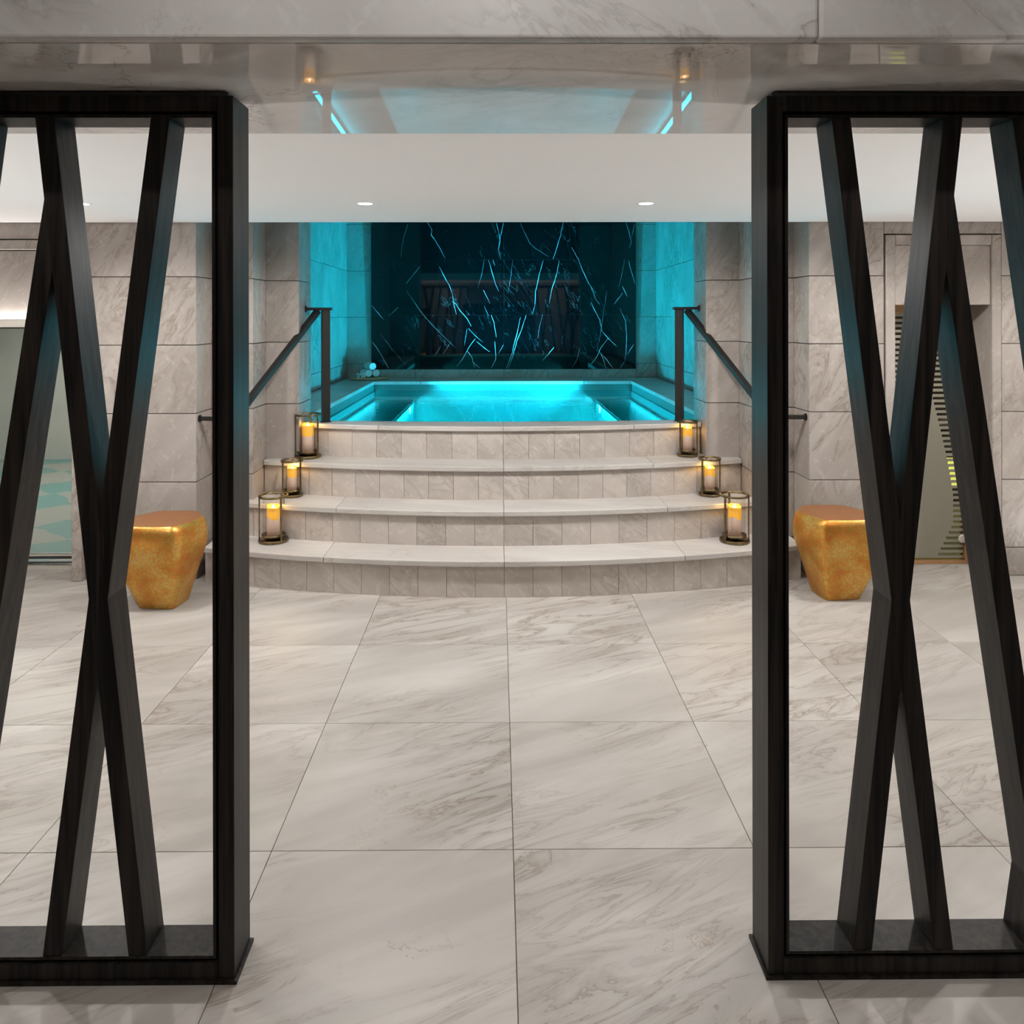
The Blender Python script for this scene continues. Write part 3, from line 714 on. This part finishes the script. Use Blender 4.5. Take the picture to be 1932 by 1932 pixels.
# ------------------------------------------------------------------ slatted screens
def screen(x0, x1, bars, label, side):
    """x0..x1 outer width; bars = (x at top, x at bottom, start fraction) of the front face centre line"""
    t = thing('slatted_screen', ((x0 + x1) / 2, (YFA + YFB) / 2, 0), label, 'room divider', 'slatted screens')
    ox, oy = (x0 + x1) / 2, (YFA + YFB) / 2
    a, b_ = x0 - ox, x1 - ox
    ya, yb = YFA - oy, YFB - oy
    zb, zt = 0.008, 2.004
    wO, wG, wL = 0.0355, 0.0070, 0.0070
    MB().box(a - 0.007, b_ + 0.007, ya - 0.006, yb + 0.006, 0, 0.0078).build('base_plate', M['oak'], t)
    MB().box(a + 0.012, b_ - 0.012, ya + 0.004, yb - 0.03, zt + 0.0002, zt + 0.0085).build('head_plate', M['black_metal'], t)
    def member(name, x_0, x_1, y_0, y_1, z_0, z_1, bev=0.0015):
        o = MB().box(x_0, x_1, y_0, y_1, z_0, z_1).build(name, M['oak'], t); bevel(o, bev, 2); return o
    member('stile', a, a + wO, ya, yb, zb, zt); member('stile', b_ - wO, b_, ya, yb, zb, zt)
    member('rail', a + wO, b_ - wO, ya, yb, zb, zb + wO); member('rail', a + wO, b_ - wO, ya, yb, zt - wO, zt)
    # inner lining, set back so that a shadow groove shows
    w1 = wO + wG; w2 = wO + wG + wL
    yl0, yl1 = ya + 0.004, yb - 0.016
    member('lining', a + w1, a + w2, yl0, yl1, zb + w1, zt - w1, 0.0005); member('lining', b_ - w2, b_ - w1, yl0, yl1, zb + w1, zt - w1, 0.0005)
    member('lining', a + w2, b_ - w2, yl0, yl1, zb + w1, zb + w2, 0.0005); member('lining', a + w2, b_ - w2, yl0, yl1, zt - w2, zt - w1, 0.0005)
    gy = ya + 0.030
    for gx0, gx1, gz0, gz1 in ((a + wO, a + w1, zb + wO, zt - wO), (b_ - w1, b_ - wO, zb + wO, zt - wO), (a + w1, b_ - w1, zb + wO, zb + w1), (a + w1, b_ - w1, zt - w1, zt - wO)):
        MB().box(gx0, gx1, gy, yl1, gz0, gz1).build('groove_strip', M['black_metal'], t)
    zi0, zi1 = zb + w2, zt - w2
    bw, y0, y1 = 0.0430, yl0 + 0.0015, yl1 - 0.001
    for kb, (xt, xb, s0) in enumerate(bars):
        y0 = yl0 + 0.0015 + 0.0005 * kb; y1 = yl1 - 0.001 - 0.0004 * kb
        xt -= ox; xb -= ox
        zs = zi1 + (zi0 - zi1) * s0
        xs = xt + (xb - xt) * s0
        h = bw / 2
        # one slat: sheared box, cut level at head and sill
        MB().hull8([(xs - h, y0, zs), (xs + h, y0, zs), (xs + h, y1, zs), (xs - h, y1, zs)],
                   [(xb - h, y0, zi0), (xb + h, y0, zi0), (xb + h, y1, zi0), (xb - h, y1, zi0)]).build('slat', M['oak'], t, bev=0.0015)
    return t
def bx_(px, py): return at_y(px, py, YFA + 0.006).x
def sb(top, bot, s0=0.0): return (bx_(top, 228), bx_(bot, 1803), s0)
XL1, XR0 = -0.5985, 0.6110
WS = 1.415
screen(XL1 - WS, XL1, [sb(84, 260), sb(302, 98), sb(124, -119, 0.0955), sb(-48, -262), sb(-330, -95), sb(-180, -420), sb(-520, -330)],
       'tall black oak screen with crossing slats on the left of the opening', -1)
screen(XR0, XR0 + WS, [sb(1587, 1781), sb(1799, 1628), sb(1762, 1990, 0.0927), sb(1929, 2150), sb(2180, 1956), sb(2330, 2120), sb(2080, 2290)],
       'tall black oak screen with crossing slats on the right of the opening', 1)

# ------------------------------------------------------------------ gold stools
def stool(cx, cy, s, label, rz=0.0):
    t = thing('pebble_stool', (cx, cy, 0), label, 'stool', 'gold stools', rz=rz)
    top = [(-.185,-.155),(.125,-.180),(.205,.030),(.105,.180),(-.115,.180),(-.215,.030)]
    mid = [(-.215,-.180),(.130,-.198),(.215,.040),(.115,.200),(-.130,.200),(-.238,.030)]
    low = [(-.180,-.150),(.118,-.170),(.170,.040),(.085,.175),(-.110,.175),(-.195,.030)]
    bas = [(-.110,-.100),(.092,-.128),(.112,.042),(.052,.140),(-.082,.140),(-.124,.030)]
    prof = [(0.0, bas, .97), (0.006, bas, 1.0), (0.10, None, (bas, low, 0.52)), (0.20, low, 1.04), (0.30, mid, 0.985), (0.35, mid, 1.0), (0.385, mid, 0.985), (0.412, mid, 0.955), (0.430, mid, 0.905), (0.438, mid, 0.86)]
    def lerp(p, q, k): return [(a[0] + (b_[0] - a[0]) * k, a[1] + (b_[1] - a[1]) * k) for a, b_ in zip(p, q)]
    def ring(poly, sc, iters=3, r0=0.28):
        pts = [(x * sc, y * sc) for x, y in poly]
        for it in range(iters):
            out = []
            rr = 0.12 if it == 0 else 0.25
            for i in range(len(pts)):
                p, q = pts[i], pts[(i + 1) % len(pts)]
                out += [(p[0] + (q[0] - p[0]) * rr, p[1] + (q[1] - p[1]) * rr), (q[0] + (p[0] - q[0]) * rr, q[1] + (p[1] - q[1]) * rr)]
            pts = out
        return pts
    rings = []
    # resample a smooth profile through the key rings
    keys = []
    for z, poly, sc in prof:
        if poly is None: keys.append((z, lerp(sc[0], sc[1], sc[2] + 0.02)))
        else: keys.append((z, [(x * sc, y * sc) for x, y in poly]))
    for i in range(len(keys) - 1):
        (z0, p0), (z1, p1) = keys[i], keys[i + 1]
        pm, pn = keys[max(0, i - 1)], keys[min(len(keys) - 1, i + 2)]
        n = 1 if i == 0 else (5 if i < 5 else 2)
        for k in range(n):
            u = k / n
            def cr(a, b_, c, d, za, zb, zc, zd):
                m0 = (c - a) / max(1e-6, zc - za) * (zc - zb); m1 = (d - b_) / max(1e-6, zd - zb) * (zc - zb)
                return (2*u**3-3*u**2+1)*b_ + (u**3-2*u**2+u)*m0 + (-2*u**3+3*u**2)*c + (u**3-u**2)*m1
            poly = [tuple(cr(pm[1][j][d_], p0[j][d_], p1[j][d_], pn[1][j][d_], pm[0], z0, z1, pn[0]) for d_ in (0, 1)) for j in range(6)]
            rings.append((z0 + (z1 - z0) * u, ring(poly, 1.0)))
    rings.append((keys[-1][0], ring(keys[-1][1], 1.0)))
    n = len(rings[0][1])
    vs = [(s * x, y, z) for z, rg in rings for x, y in rg]
    fs = [(j*n+k, j*n+(k+1)%n, (j+1)*n+(k+1)%n, (j+1)*n+k) for j in range(len(rings)-1) for k in range(n)] + [list(range(n))]
    body = link('body', mesh(vs, fs, True), M['gold'], t)
    z, rg = rings[-1]
    rs = [(z, 1.0), (z + 0.002, 0.97), (z + 0.0022, 0.5)]
    vs = [(s * x * k, y * k, zz) for zz, k in rs for x, y in rg]; vs.append((0, 0, z + 0.0022))
    fs = [(j*n+k, j*n+(k+1)%n, (j+1)*n+(k+1)%n, (j+1)*n+k) for j in range(2) for k in range(n)] + [(2*n+k, 2*n+(k+1)%n, 3*n) for k in range(n)]
    o = link('seat_top', mesh(vs, fs, True), M['copper'], t); o['label'] = 'flat copper toned top'
    return t
stool(-1.765, 4.085, 1, 'crackled gold pebble stool beside the left stone pier')
stool(1.822, 4.165, -1, 'crackled gold pebble stool beside the right stone pier')

# ------------------------------------------------------------------ handrails
def handrail(s, label):
    base = Vector((XC + s * 1.172, 5.085, ZD))
    t = thing('handrail', base, label, 'handrail', 'pool handrails')
    zt = 1.553 - ZD
    yaw = s * R(28)
    ps = MB().bar((0, 0, 0.004), (0, 0, zt), 0.052, 0.040, up=(math.sin(yaw), math.cos(yaw), 0)).build('post', M['rail'], t, bev=0.002)
    MB().bar((0, 0, 0), (0, 0, 0.004), 0.066, 0.052, up=(math.sin(yaw), math.cos(yaw), 0)).build('foot_plate', M['rail'], ps)
    wx = s * (C_ - 1.172)
    tb = MB().bar((-s * 0.042, 0, zt + 0.009), (wx - s * 0.008, 0, zt + 0.009), 0.05, 0.018).build('top_bar', M['rail'], t, bev=0.002)
    fl_ = MB().lathe([(0.0, 0.0), (0.021, 0.0), (0.021, 0.008), (0.0, 0.008)], 20).build('wall_flange', M['rail'], tb, loc=(wx - s * 0.0005, 0, zt + 0.008)); fl_.rotation_euler = (0, R(-90 * s), 0)
    p0 = Vector((s * 0.052, -0.004, zt - 0.006))
    end = Vector((XC + s * 1.562, 4.475, 0.918)) - base
    MB().bar(p0, end, 0.042, 0.030).build('sloping_rail', M['rail'], t, bev=0.002)
    wx2 = XC + s * A_ - base.x
    lb_ = MB().bar(end - Vector((s * 0.015, 0, 0)), (wx2 - s * 0.008, end.y, end.z), 0.030, 0.024).build('lower_bar', M['rail'], t, bev=0.002)
    f2 = MB().lathe([(0.0, 0.0), (0.021, 0.0), (0.021, 0.008), (0.0, 0.008)], 20).build('wall_flange', M['rail'], lb_, loc=(wx2 - s * 0.0005, end.y, end.z)); f2.rotation_euler = (0, R(-90 * s), 0)
handrail(-1, 'dark bronze handrail on the left of the pool steps')
handrail(1, 'dark bronze handrail on the right of the pool steps')

# ------------------------------------------------------------------ lanterns and candles
def lantern(x, y, z, Rr, H, ang, label, ch, clabel):
    t = thing('candle_lantern', (x, y, z + 0.0005), label, 'lantern', 'bronze candle lanterns')
    MB().lathe([(0.0, 0.0), (Rr - 0.003, 0.0), (Rr, 0.003), (Rr, 0.014), (Rr - 0.003, 0.017), (0.0, 0.017)], 40).build('base', M['bronze'], t, True)
    rr = Rr * 0.935
    for a in ang:
        a = R(a); cx, cy = rr * math.cos(a), rr * math.sin(a)
        MB().bar((cx, cy, 0.016), (cx, cy, H - 0.008), 0.011, 0.007, up=(math.cos(a), math.sin(a), 0)).build('post', M['bronze'], t, bev=0.001)
    MB().lathe([(rr - 0.006, H - 0.011), (rr + 0.005, H - 0.011), (rr + 0.006, H - 0.006), (rr + 0.005, H), (rr - 0.006, H), (rr - 0.006, H - 0.011)], 44).build('top_ring', M['bronze'], t, True)
    rt = Rr * 0.80
    ds_ = MB().lathe([(0.0, 0.030), (rt - 0.004, 0.030), (rt, 0.034), (rt, 0.044), (rt - 0.003, 0.044), (rt - 0.004, 0.037), (0.0, 0.036)], 40).build('dish', M['bronze'], t, True)
    MB().lathe([(0.0, 0.017), (0.020, 0.017), (0.020, 0.030), (0.0, 0.030)], 20).build('stem', M['bronze'], ds_)
    rg = Rr * 0.72
    MB().lathe([(rg, 0.0375), (rg, H - 0.013)], 40).build('glass_cylinder', M['glass'], t, True)
    # candle
    c = thing('pillar_candle', (x, y, z + 0.0375), clabel, 'candle', 'lit pillar candles')
    rc, n = Rr * 0.445, 36
    def top(a): return ch + 0.006 * math.cos(a - 1.9) + 0.002 * math.sin(3 * a)
    def bnd(a): return ch * 0.60 + 0.007 * math.sin(2 * a + x * 9) + 0.004 * math.sin(3 * a + 1)
    vs, fs = [], []
    A = [2 * math.pi * k / n for k in range(n)]
    for lev in range(2):
        for a in A: vs.append((rc * math.cos(a), rc * math.sin(a), 0 if lev == 0 else bnd(a)))
    for k in range(n): fs.append((k, (k+1)%n, n+(k+1)%n, n+k))
    fs.append(list(range(n)))
    link('wax_body', mesh(vs, fs, True), M['wax'], c)
    vs, fs = [], []
    for lev, (r_, f_) in enumerate([(1.0, 0), (1.0, 1), (0.90, 2), (0.55, 3), (0.0, 4)]):
        for a in A:
            z_ = bnd(a) if f_ == 0 else top(a) - (0.003 if f_ == 1 else 0) if f_ < 3 else top(a) * 0.5 + ch * 0.5 - (0.010 if f_ == 3 else 0.014)
            vs.append((rc * r_ * math.cos(a), rc * r_ * math.sin(a), z_))
    for j in range(4):
        for k in range(n): fs.append((j*n+k, j*n+(k+1)%n, (j+1)*n+(k+1)%n, (j+1)*n+k))
    o = link('glowing_tip', mesh(vs, fs, True), M['amber'], c); o['label'] = 'amber glowing upper wax'
    fz = ch - 0.014
    MB().lathe([(0.0, fz), (0.010, fz + 0.002), (0.0115, fz + 0.006), (0.007, fz + 0.014), (0.003, fz + 0.021), (0.0, fz + 0.027)], 16).build('flame', M['flame'], c, True)
    spot('glow', (0, 0, ch + 0.030), CANDLE_W, (1.0, 0.60, 0.12), 176, 0.5, 0.02, (0, 0, 0), c)
def on_tread(px, py, zt): return at_z(px, py, zt)
LN = [ # px, py of the base centre, tread, radius, height, post angles, y fix
 (516, 1021, 1, 0.0855, 0.271, (205, 318, 60), None, 'tall bronze lantern on the lowest step at left', 0.168, 'pillar candle in the lantern on the lowest step at left'),
 (551, 936, 2, 0.0670, 0.226, (225, 338, 100), None, 'small bronze lantern on the second step at left', 0.143, 'pillar candle in the lantern on the second step at left'),
 (581, 860, 3, 0.0840, 0.281, (205, 335, 92), 4.945, 'tall bronze lantern on the third step beside the left handrail post', 0.176, 'pillar candle in the lantern beside the left handrail post'),
 (1386, 1016, 1, 0.0855, 0.275, (213, 330, 95), 4.448, 'tall bronze lantern on the lowest step at right', 0.170, 'pillar candle in the lantern on the lowest step at right'),
 (1339, 931, 2, 0.0680, 0.232, (212, 328, 92), 4.735, 'small bronze lantern on the second step at right', 0.138, 'pillar candle in the lantern on the second step at right'),
 (1297, 856, 3, 0.0670, 0.228, (210, 330, 105), 4.952, 'small bronze lantern on the third step beside the right handrail post', 0.150, 'pillar candle in the lantern beside the right handrail post')]
for px, py, k, Rr, H, ang, yf, lb, ch, cl in LN:
    P = at_z(px, py, RIS[k])
    if yf:
        d = ray(px, py); P = Vector((d.x / d.y * yf, yf, RIS[k]))
    lantern(P.x, P.y, P.z, Rr, H, ang, lb, ch, cl)

# ------------------------------------------------------------------ tray, towels, orchids on the pool deck
TC = at_z(697, 718, ZD); TC.y = 8.56; TC.x = at_y(697, 716, 8.56).x
tr_ = thing('serving_tray', (TC.x, TC.y, ZD + 0.0005), 'small wooden tray on the pool deck under the black panel', 'tray', rz=R(14))
pts = [(-0.205, -0.045), (-0.14, -0.10), (0.12, -0.10), (0.215, -0.03), (0.20, 0.06), (0.10, 0.095), (-0.13, 0.095), (-0.21, 0.03)]
bd_ = MB().prism(pts, 0.006, 0.024).build('board', M['tray'], tr_, bev=0.003)
rim = MB()
for i in range(8):
    p, q = pts[i], pts[(i + 1) % 8]
    rim.bar((p[0], p[1], 0.026), (q[0], q[1], 0.026), 0.009, 0.012)
rim.build('rim', M['tray'], bd_, bev=0.001)
MB().box(-0.12, -0.10, -0.07, 0.07, 0, 0.006).build('foot', M['tray'], bd_); MB().box(0.10, 0.12, -0.07, 0.07, 0, 0.006).build('foot', M['tray'], bd_)
def towel(px, py, rad, ln, label, Y, rest=None):
    """a rolled towel whose spiral end faces the viewer"""
    P = at_y(px, py, Y)
    if rest is not None: P.z = rest + rad
    t = thing('towel_roll', P, label, 'towel', 'rolled white towels', rz=R(28))
    n, turns = 110, 4.2
    th = rad / (turns + 0.6)
    outer, inner = [], []
    for k in range(n):
        u = k / (n - 1); a = u * turns * 2 * math.pi
        r = 0.10 * rad + (rad * 0.90) * u
        outer.append((r * math.cos(a), r * math.sin(a)))
        r2 = max(0.012 * rad, r - th * 0.93)
        inner.append((r2 * math.cos(a), r2 * math.sin(a)))
    vs, fs = [], []
    for y in (0.0, 0.006, ln - 0.006, ln):
        sh = 0.985 if y in (0.0, ln) else 1.0
        vs += [(x * sh, y, z * sh) for x, z in outer] + [(x * sh, y, z * sh) for x, z in inner]
    for j in range(3):
        for k in range(n - 1):
            a0 = j * 2 * n + k; b0 = (j + 1) * 2 * n + k
            fs.append((a0, a0 + 1, b0 + 1, b0)); fs.append((a0 + n, b0 + n, b0 + n + 1, a0 + n + 1))
    for k in range(n - 1):
        fs.append((k, k + n, k + n + 1, k + 1))
        e = 3 * 2 * n; fs.append((e + k, e + k + 1, e + k + n + 1, e + k + n))
    e = [j * 2 * n + n - 1 for j in range(4)]
    for j in range(3): fs.append((e[j], e[j+1], e[j+1] + n, e[j] + n))
    link('cloth', mesh(vs, fs, True), M['towel'], t)
tz = ZD + 0.0005 + 0.0330
towel(695.5, 711, 0.0425, 0.20, 'rolled white towel on the tray, the lower one beside the orchids', 8.50, tz)
towel(709.5, 709, 0.0425, 0.20, 'rolled white towel on the tray, the lower one away from the orchids', 8.53, tz)
towel(703, 698, 0.0425, 0.20, 'rolled white towel lying on top of the other two', 8.505, tz + 0.0760)
def orchid(px, py, Y, label, rz):
    P = at_y(px, py, Y)
    P.z = tz + 0.022
    t = thing('orchid_flower', P, label, 'flower', 'white orchids', rz=rz)
    for k in range(5):
        a = R(90 + 72 * k); ln = 0.046 if k in (1, 4) else 0.038; wd = 0.025 if k in (1, 4) else 0.016
        vs, fs = [], []
        for i in range(7):
            u = i / 6; ww = wd * math.sin(math.pi * min(1, 0.12 + 0.88 * u) ** 0.8)
            for j in (-1, 0, 1):
                x_ = u * ln; y_ = j * ww
                vs.append((x_ * math.cos(a) - y_ * math.sin(a), -0.004 - 0.010 * u * u + 0.004 * abs(j), x_ * math.sin(a) + y_ * math.cos(a)))
        for i in range(6):
            for j in range(2): fs.append((i*3+j, i*3+j+1, (i+1)*3+j+1, (i+1)*3+j))
        o = link('petal', mesh(vs, fs, True), M['petal'], t)
        s_ = o.modifiers.new('solid', 'SOLIDIFY'); s_.thickness = 0.001
    MB().lathe([(0.0, -0.007), (0.006, -0.004), (0.007, 0.0), (0.004, 0.005), (0.0, 0.007)], 10).build('heart', M['orchid_heart'], t, True, loc=(0, -0.010, 0))
orchid(685.5, 713.5, 8.475, 'white orchid bloom on the tray nearest the towels', R(-25))
orchid(676.5, 719, 8.455, 'white orchid bloom at the rounded end of the tray', R(-55))

# ------------------------------------------------------------------ doorway on the left: wide clear glass door
YG = 4.64
d1 = thing('door_1', (-3.15, YG, 0), 'wide frameless glass door in the left wall', 'door', kind='structure')
ox = -3.15
xg0, xg1 = -4.25, DL + 0.0
zg0 = 0.028; zg1 = 1.452
MB().box(xg0 - ox, xg1 - ox + 0.10, 0, 0.010, 0.075, zg1 - 0.01).build('glass_pane', M['door_glass'], d1)
MB().box(xg0 - ox, xg1 - ox + 0.10, -0.012, 0.022, 0.058, 0.076).build('bottom_rail', M['black_metal'], d1)
MB().box(xg0 - ox, xg1 - ox + 0.10, -0.014, 0.024, 0.076, 0.084).build('glazing_bead', M['white_trim'], d1)
MB().box(xg0 - ox, xg1 - ox + 0.10, -0.010, 0.020, zg1 - 0.010, zg1).build('head_rail', M['black_metal'], d1)
MB().box(xg0 - ox, xg1 - ox + 0.10, -0.03, 0.05, 0.0, 0.020).build('sill', M['white_trim'], d1)
MB().box(xg0 - ox, xg1 - ox + 0.10, -0.012, 0.022, 0.030, 0.036).build('bottom_rail', M['black_metal'], d1)
MB().box(xg0 - ox, xg1 - ox + 0.02, YA - YG + 0.01, 0.05, zg1, 1.494).build('head_trim', M['white_trim'], d1)
# stone surround: jamb, overdoor panel, moulding, course above
wd_ = tag(MB().box(xg0, DL + 0.06, YA + 0.04, YA + 0.09, 1.50, ZN).build('wall_overdoor', M['dark_joint']), 'stone panel above the wide glass door', 'wall', kind='structure')
def slab(parent, x0, x1, y0, y1, z0, z1, mat='wall', bev=0.002):
    return bevel(MB().box(0, x1 - x0, 0, y1 - y0, 0, z1 - z0).build('slab', M[mat], parent, loc=(x0, y0, z0)), bev, 1)
zA, zB_ = at_y(40, 452, YA).z, at_y(40, 472.5, YA).z
slab(wd_, xg0, DL + 0.058, YA, YA + 0.03, zA + 0.003, ZN)
slab(wd_, xg0, DL - 0.0, YA - 0.012, YA + 0.03, zB_ + 0.003, zA - 0.003, bev=0.004)
slab(wd_, xg0, DL - 0.0, YA + 0.012, YA + 0.04, 1.4945, zB_ - 0.001)
slab(wd_, DL, DL + 0.057, YA - 0.035, YA + 0.0, 0.001, zA - 0.003, bev=0.003)
slab(wd_, DL + 0.001, DL + 0.057, YA + 0.001, YG + 0.06, 0.001, 1.49, bev=0.002)
def strip_light(name, loc, lx, power, parent, rot):
    l = bpy.data.lights.new(name, 'AREA'); l.shape = 'RECTANGLE'; l.size = lx; l.size_y = 0.012; l.energy = power; l.color = WARM
    o = bpy.data.objects.new(name, l); o.location = loc; o.rotation_euler = rot; o.parent = parent; col.objects.link(o)
strip_light('overdoor_strip', (-3.3, YA - 0.004, 1.499), 1.6, 3.2, wd_, (R(172), 0, 0))
# room behind it
m, nt, b = new_mat('teal_and_grey_mosaic_floor')
tc = N(nt, 'ShaderNodeTexCoord')
mp = N(nt, 'ShaderNodeMapping'); mp.inputs['Rotation'].default_value = (0, 0, R(38)); L(nt, tc.outputs['Object'], mp.inputs[0])
ck = N(nt, 'ShaderNodeTexChecker', i_Scale=2.6); ck.inputs['Color1'].default_value = (0.15, 0.29, 0.28, 1); ck.inputs['Color2'].default_value = (0.33, 0.33, 0.30, 1)
nz = N(nt, 'ShaderNodeTexNoise', i_Scale=3.0, i_Detail=3.0); L(nt, mp.outputs[0], nz.inputs['Vector'])
av = N(nt, 'ShaderNodeMix'); av.data_type = 'VECTOR'; av.inputs[0].default_value = 0.22
L(nt, mp.outputs[0], av.inputs[4]); L(nt, nz.outputs['Color'], av.inputs[5]); L(nt, av.outputs[1], ck.inputs['Vector']); L(nt, ck.outputs['Color'], b.inputs['Base Color']); b.inputs['Roughness'].default_value = 0.5
M['teal_floor'] = m
M['steam_wall'] = plain('grey_render', (0.50, 0.50, 0.46), 0.8, noise=0.06, nscale=3)
sr = MB()
sr.box(-6.2, XNL - 0.16, 8.2, 8.3, 0, 2.4); sr.box(-6.2, -6.1, 4.75, 8.2, 0, 2.4); sr.box(XNL - 0.22, XNL - 0.16, 4.75, 8.2, 0, 2.4); sr.box(-6.2, XNL - 0.16, 4.72, 8.3, 2.4, 2.5)
sr.box(-6.2, -4.25, 4.55, 4.72, 0, 2.4)
tag(sr.build('wall_inner', M['steam_wall']), 'grey walls of the room behind the wide glass door', 'wall', kind='structure')
tag(MB().box(-6.1, XNL - 0.23, 4.70, 8.2, 0.0005, 0.004).build('floor_inner', M['teal_floor']), 'teal and grey patterned floor behind the wide glass door', 'floor', kind='structure')
spot('inner_lamp', (-3.9, 6.6, 2.35), 260, (1.0, 0.97, 0.90), 160, 0.8, 0.08)

# ------------------------------------------------------------------ doorway on the right: striped frosted glass door
YG2 = 4.665
IX0, IX1 = 2.299, 2.861
ZT = at_y(1760, 575, YA).z; ZPn = at_y(1760, 462, YA).z; ZMo = at_y(1760, 443, YA).z
ws = tag(MB().box(DR0, DR1, YA + 0.045, YA + 0.09, ZT + 0.01, ZN).build('wall_surround', M['dark_joint']), 'stone surround of the striped glass door', 'wall', kind='structure')
slab(ws, DR0 + 0.002, DR1 - 0.002, YA, YA + 0.03, ZMo + 0.006, ZN)
slab(ws, DR0 + 0.010, IX0, YA - 0.006, YA + 0.03, 0.001, ZMo, bev=0.004)
slab(ws, IX1, DR1 - 0.003, YA - 0.006, YA + 0.03, 0.001, ZMo, bev=0.004)
slab(ws, IX0 + 0.001, IX1 - 0.001, YA - 0.006, YA + 0.03, ZPn, ZMo, bev=0.004)
slab(ws, IX0 + 0.001, IX1 - 0.001, YA + 0.008, YA + 0.04, ZT, ZPn - 0.001)
slab(ws, IX1 + 0.001, IX1 + 0.03, YA + 0.031, YG2 + 0.06, 0.001, ZT + 0.01, bev=0.001)
slab(ws, IX0 - 0.03, IX0 - 0.001, YA + 0.031, YG2 + 0.06, 0.001, ZT + 0.01, bev=0.001)
d2 = thing('door_2', ((IX0 + IX1) / 2, YG2, 0), 'copper framed glass door with frosted stripes in the right wall', 'door', kind='structure')
ox = (IX0 + IX1) / 2; hx = (IX1 - IX0) / 2 - 0.002
ztop = 1.60
for nm, a in (('frame_jamb', (-hx, -hx + 0.022, -0.02, 0.03, 0.0, ztop)), ('frame_jamb', (hx - 0.022, hx, -0.02, 0.03, 0.0, ztop)), ('frame_head', (-hx + 0.022, hx - 0.022, -0.02, 0.03, ztop - 0.075, ztop)), ('threshold', (-hx + 0.022, hx - 0.022, -0.02, 0.03, 0.0, 0.022))):
    MB().box(*a).build(nm, M['brass'], d2, bev=0.002)
MB().box(-hx + 0.022, hx - 0.022, 0.004, 0.012, 0.022, ztop - 0.075).build('glass_pane', M['door_glass'], d2)
# frosted film: stripes left and right of a tall pointed field
def edge_r(z): return 0.195 - 0.175 * max(0, (z - 0.40)) ** 1.25 / 0.75 - (0.5 * max(0, 0.24 - z)) ** 1.0
def edge_l(z): return -0.06 + 0.05 * 0 - 0.10 * max(0, 0.30 - z)
pitch = 0.0328
z = 0.03
k = 0
film = None
while z < ztop - 0.08:
    zb = min(z + pitch * 0.5, ztop - 0.076)
    for nm, za, zc, full in (('frosted_stripe', z, zb, True), ('frosted_field', zb, min(zb + pitch * 0.5, ztop - 0.076), False)):
        if full:
            MB().box(-hx + 0.024, hx - 0.024, -0.0005, 0.0038, za, zc).build(nm, M['frost'], d2)
        else:
            r_, l_ = edge_r((za + zc) / 2), edge_l((za + zc) / 2)
            if r_ - l_ > 0.02:
                MB().box(l_, r_, -0.0005, 0.0038, za, zc).build(nm, M['frost'], d2)
    z += pitch; k += 1
hp = at_y(1815, 1016, YG2 - 0.02)
hd = MB().lathe([(0.0, -0.012), (0.020, -0.012), (0.026, -0.008), (0.026, 0.0), (0.010, 0.004), (0.010, 0.016)], 24).build('handle', M['steel'], d2, True, loc=(min(hp.x - ox, hx - 0.03), -0.02, hp.z))
hd.rotation_euler = (R(-90), 0, 0)
# room behind it with a yellow-green lit counter
M['brown_wall'] = plain('dark_brown_panelling', (0.13, 0.09, 0.06), 0.6, noise=0.2, nscale=3)
br_ = MB()
br_.box(XNR + 0.18, 4.3, 6.6, 6.7, 0, 2.4); br_.box(XNR + 0.12, XNR + 0.18, 4.75, 6.7, 0, 2.4); br_.box(XNR + 0.12, 4.3, 4.72, 6.7, 2.4, 2.5)
tag(br_.build('wall_room', M['brown_wall']), 'dark brown walls of the room behind the striped glass door', 'wall', kind='structure')
cn = thing('lit_counter', (3.55, 6.2, 0), 'yellow-green lit counter seen through the striped glass door', 'counter')
MB().box(-0.55, 0.55, 0, 0.35, 0, 0.62).build('front', M['brown_wall'], cn, bev=0.003)
MB().box(-0.58, 0.58, -0.03, 0.38, 0.62, 0.65).build('top', M['steel'], cn, bev=0.003)
MB().box(-0.50, 0.50, -0.006, -0.001, 0.12, 0.36).build('light_panel', emit('yellow_green_panel', (0.85, 0.85, 0.16), 1.2), cn)
spot('room_lamp', (3.0, 5.5, 2.35), 26, (1.0, 0.92, 0.55), 150, 0.8, 0.08)
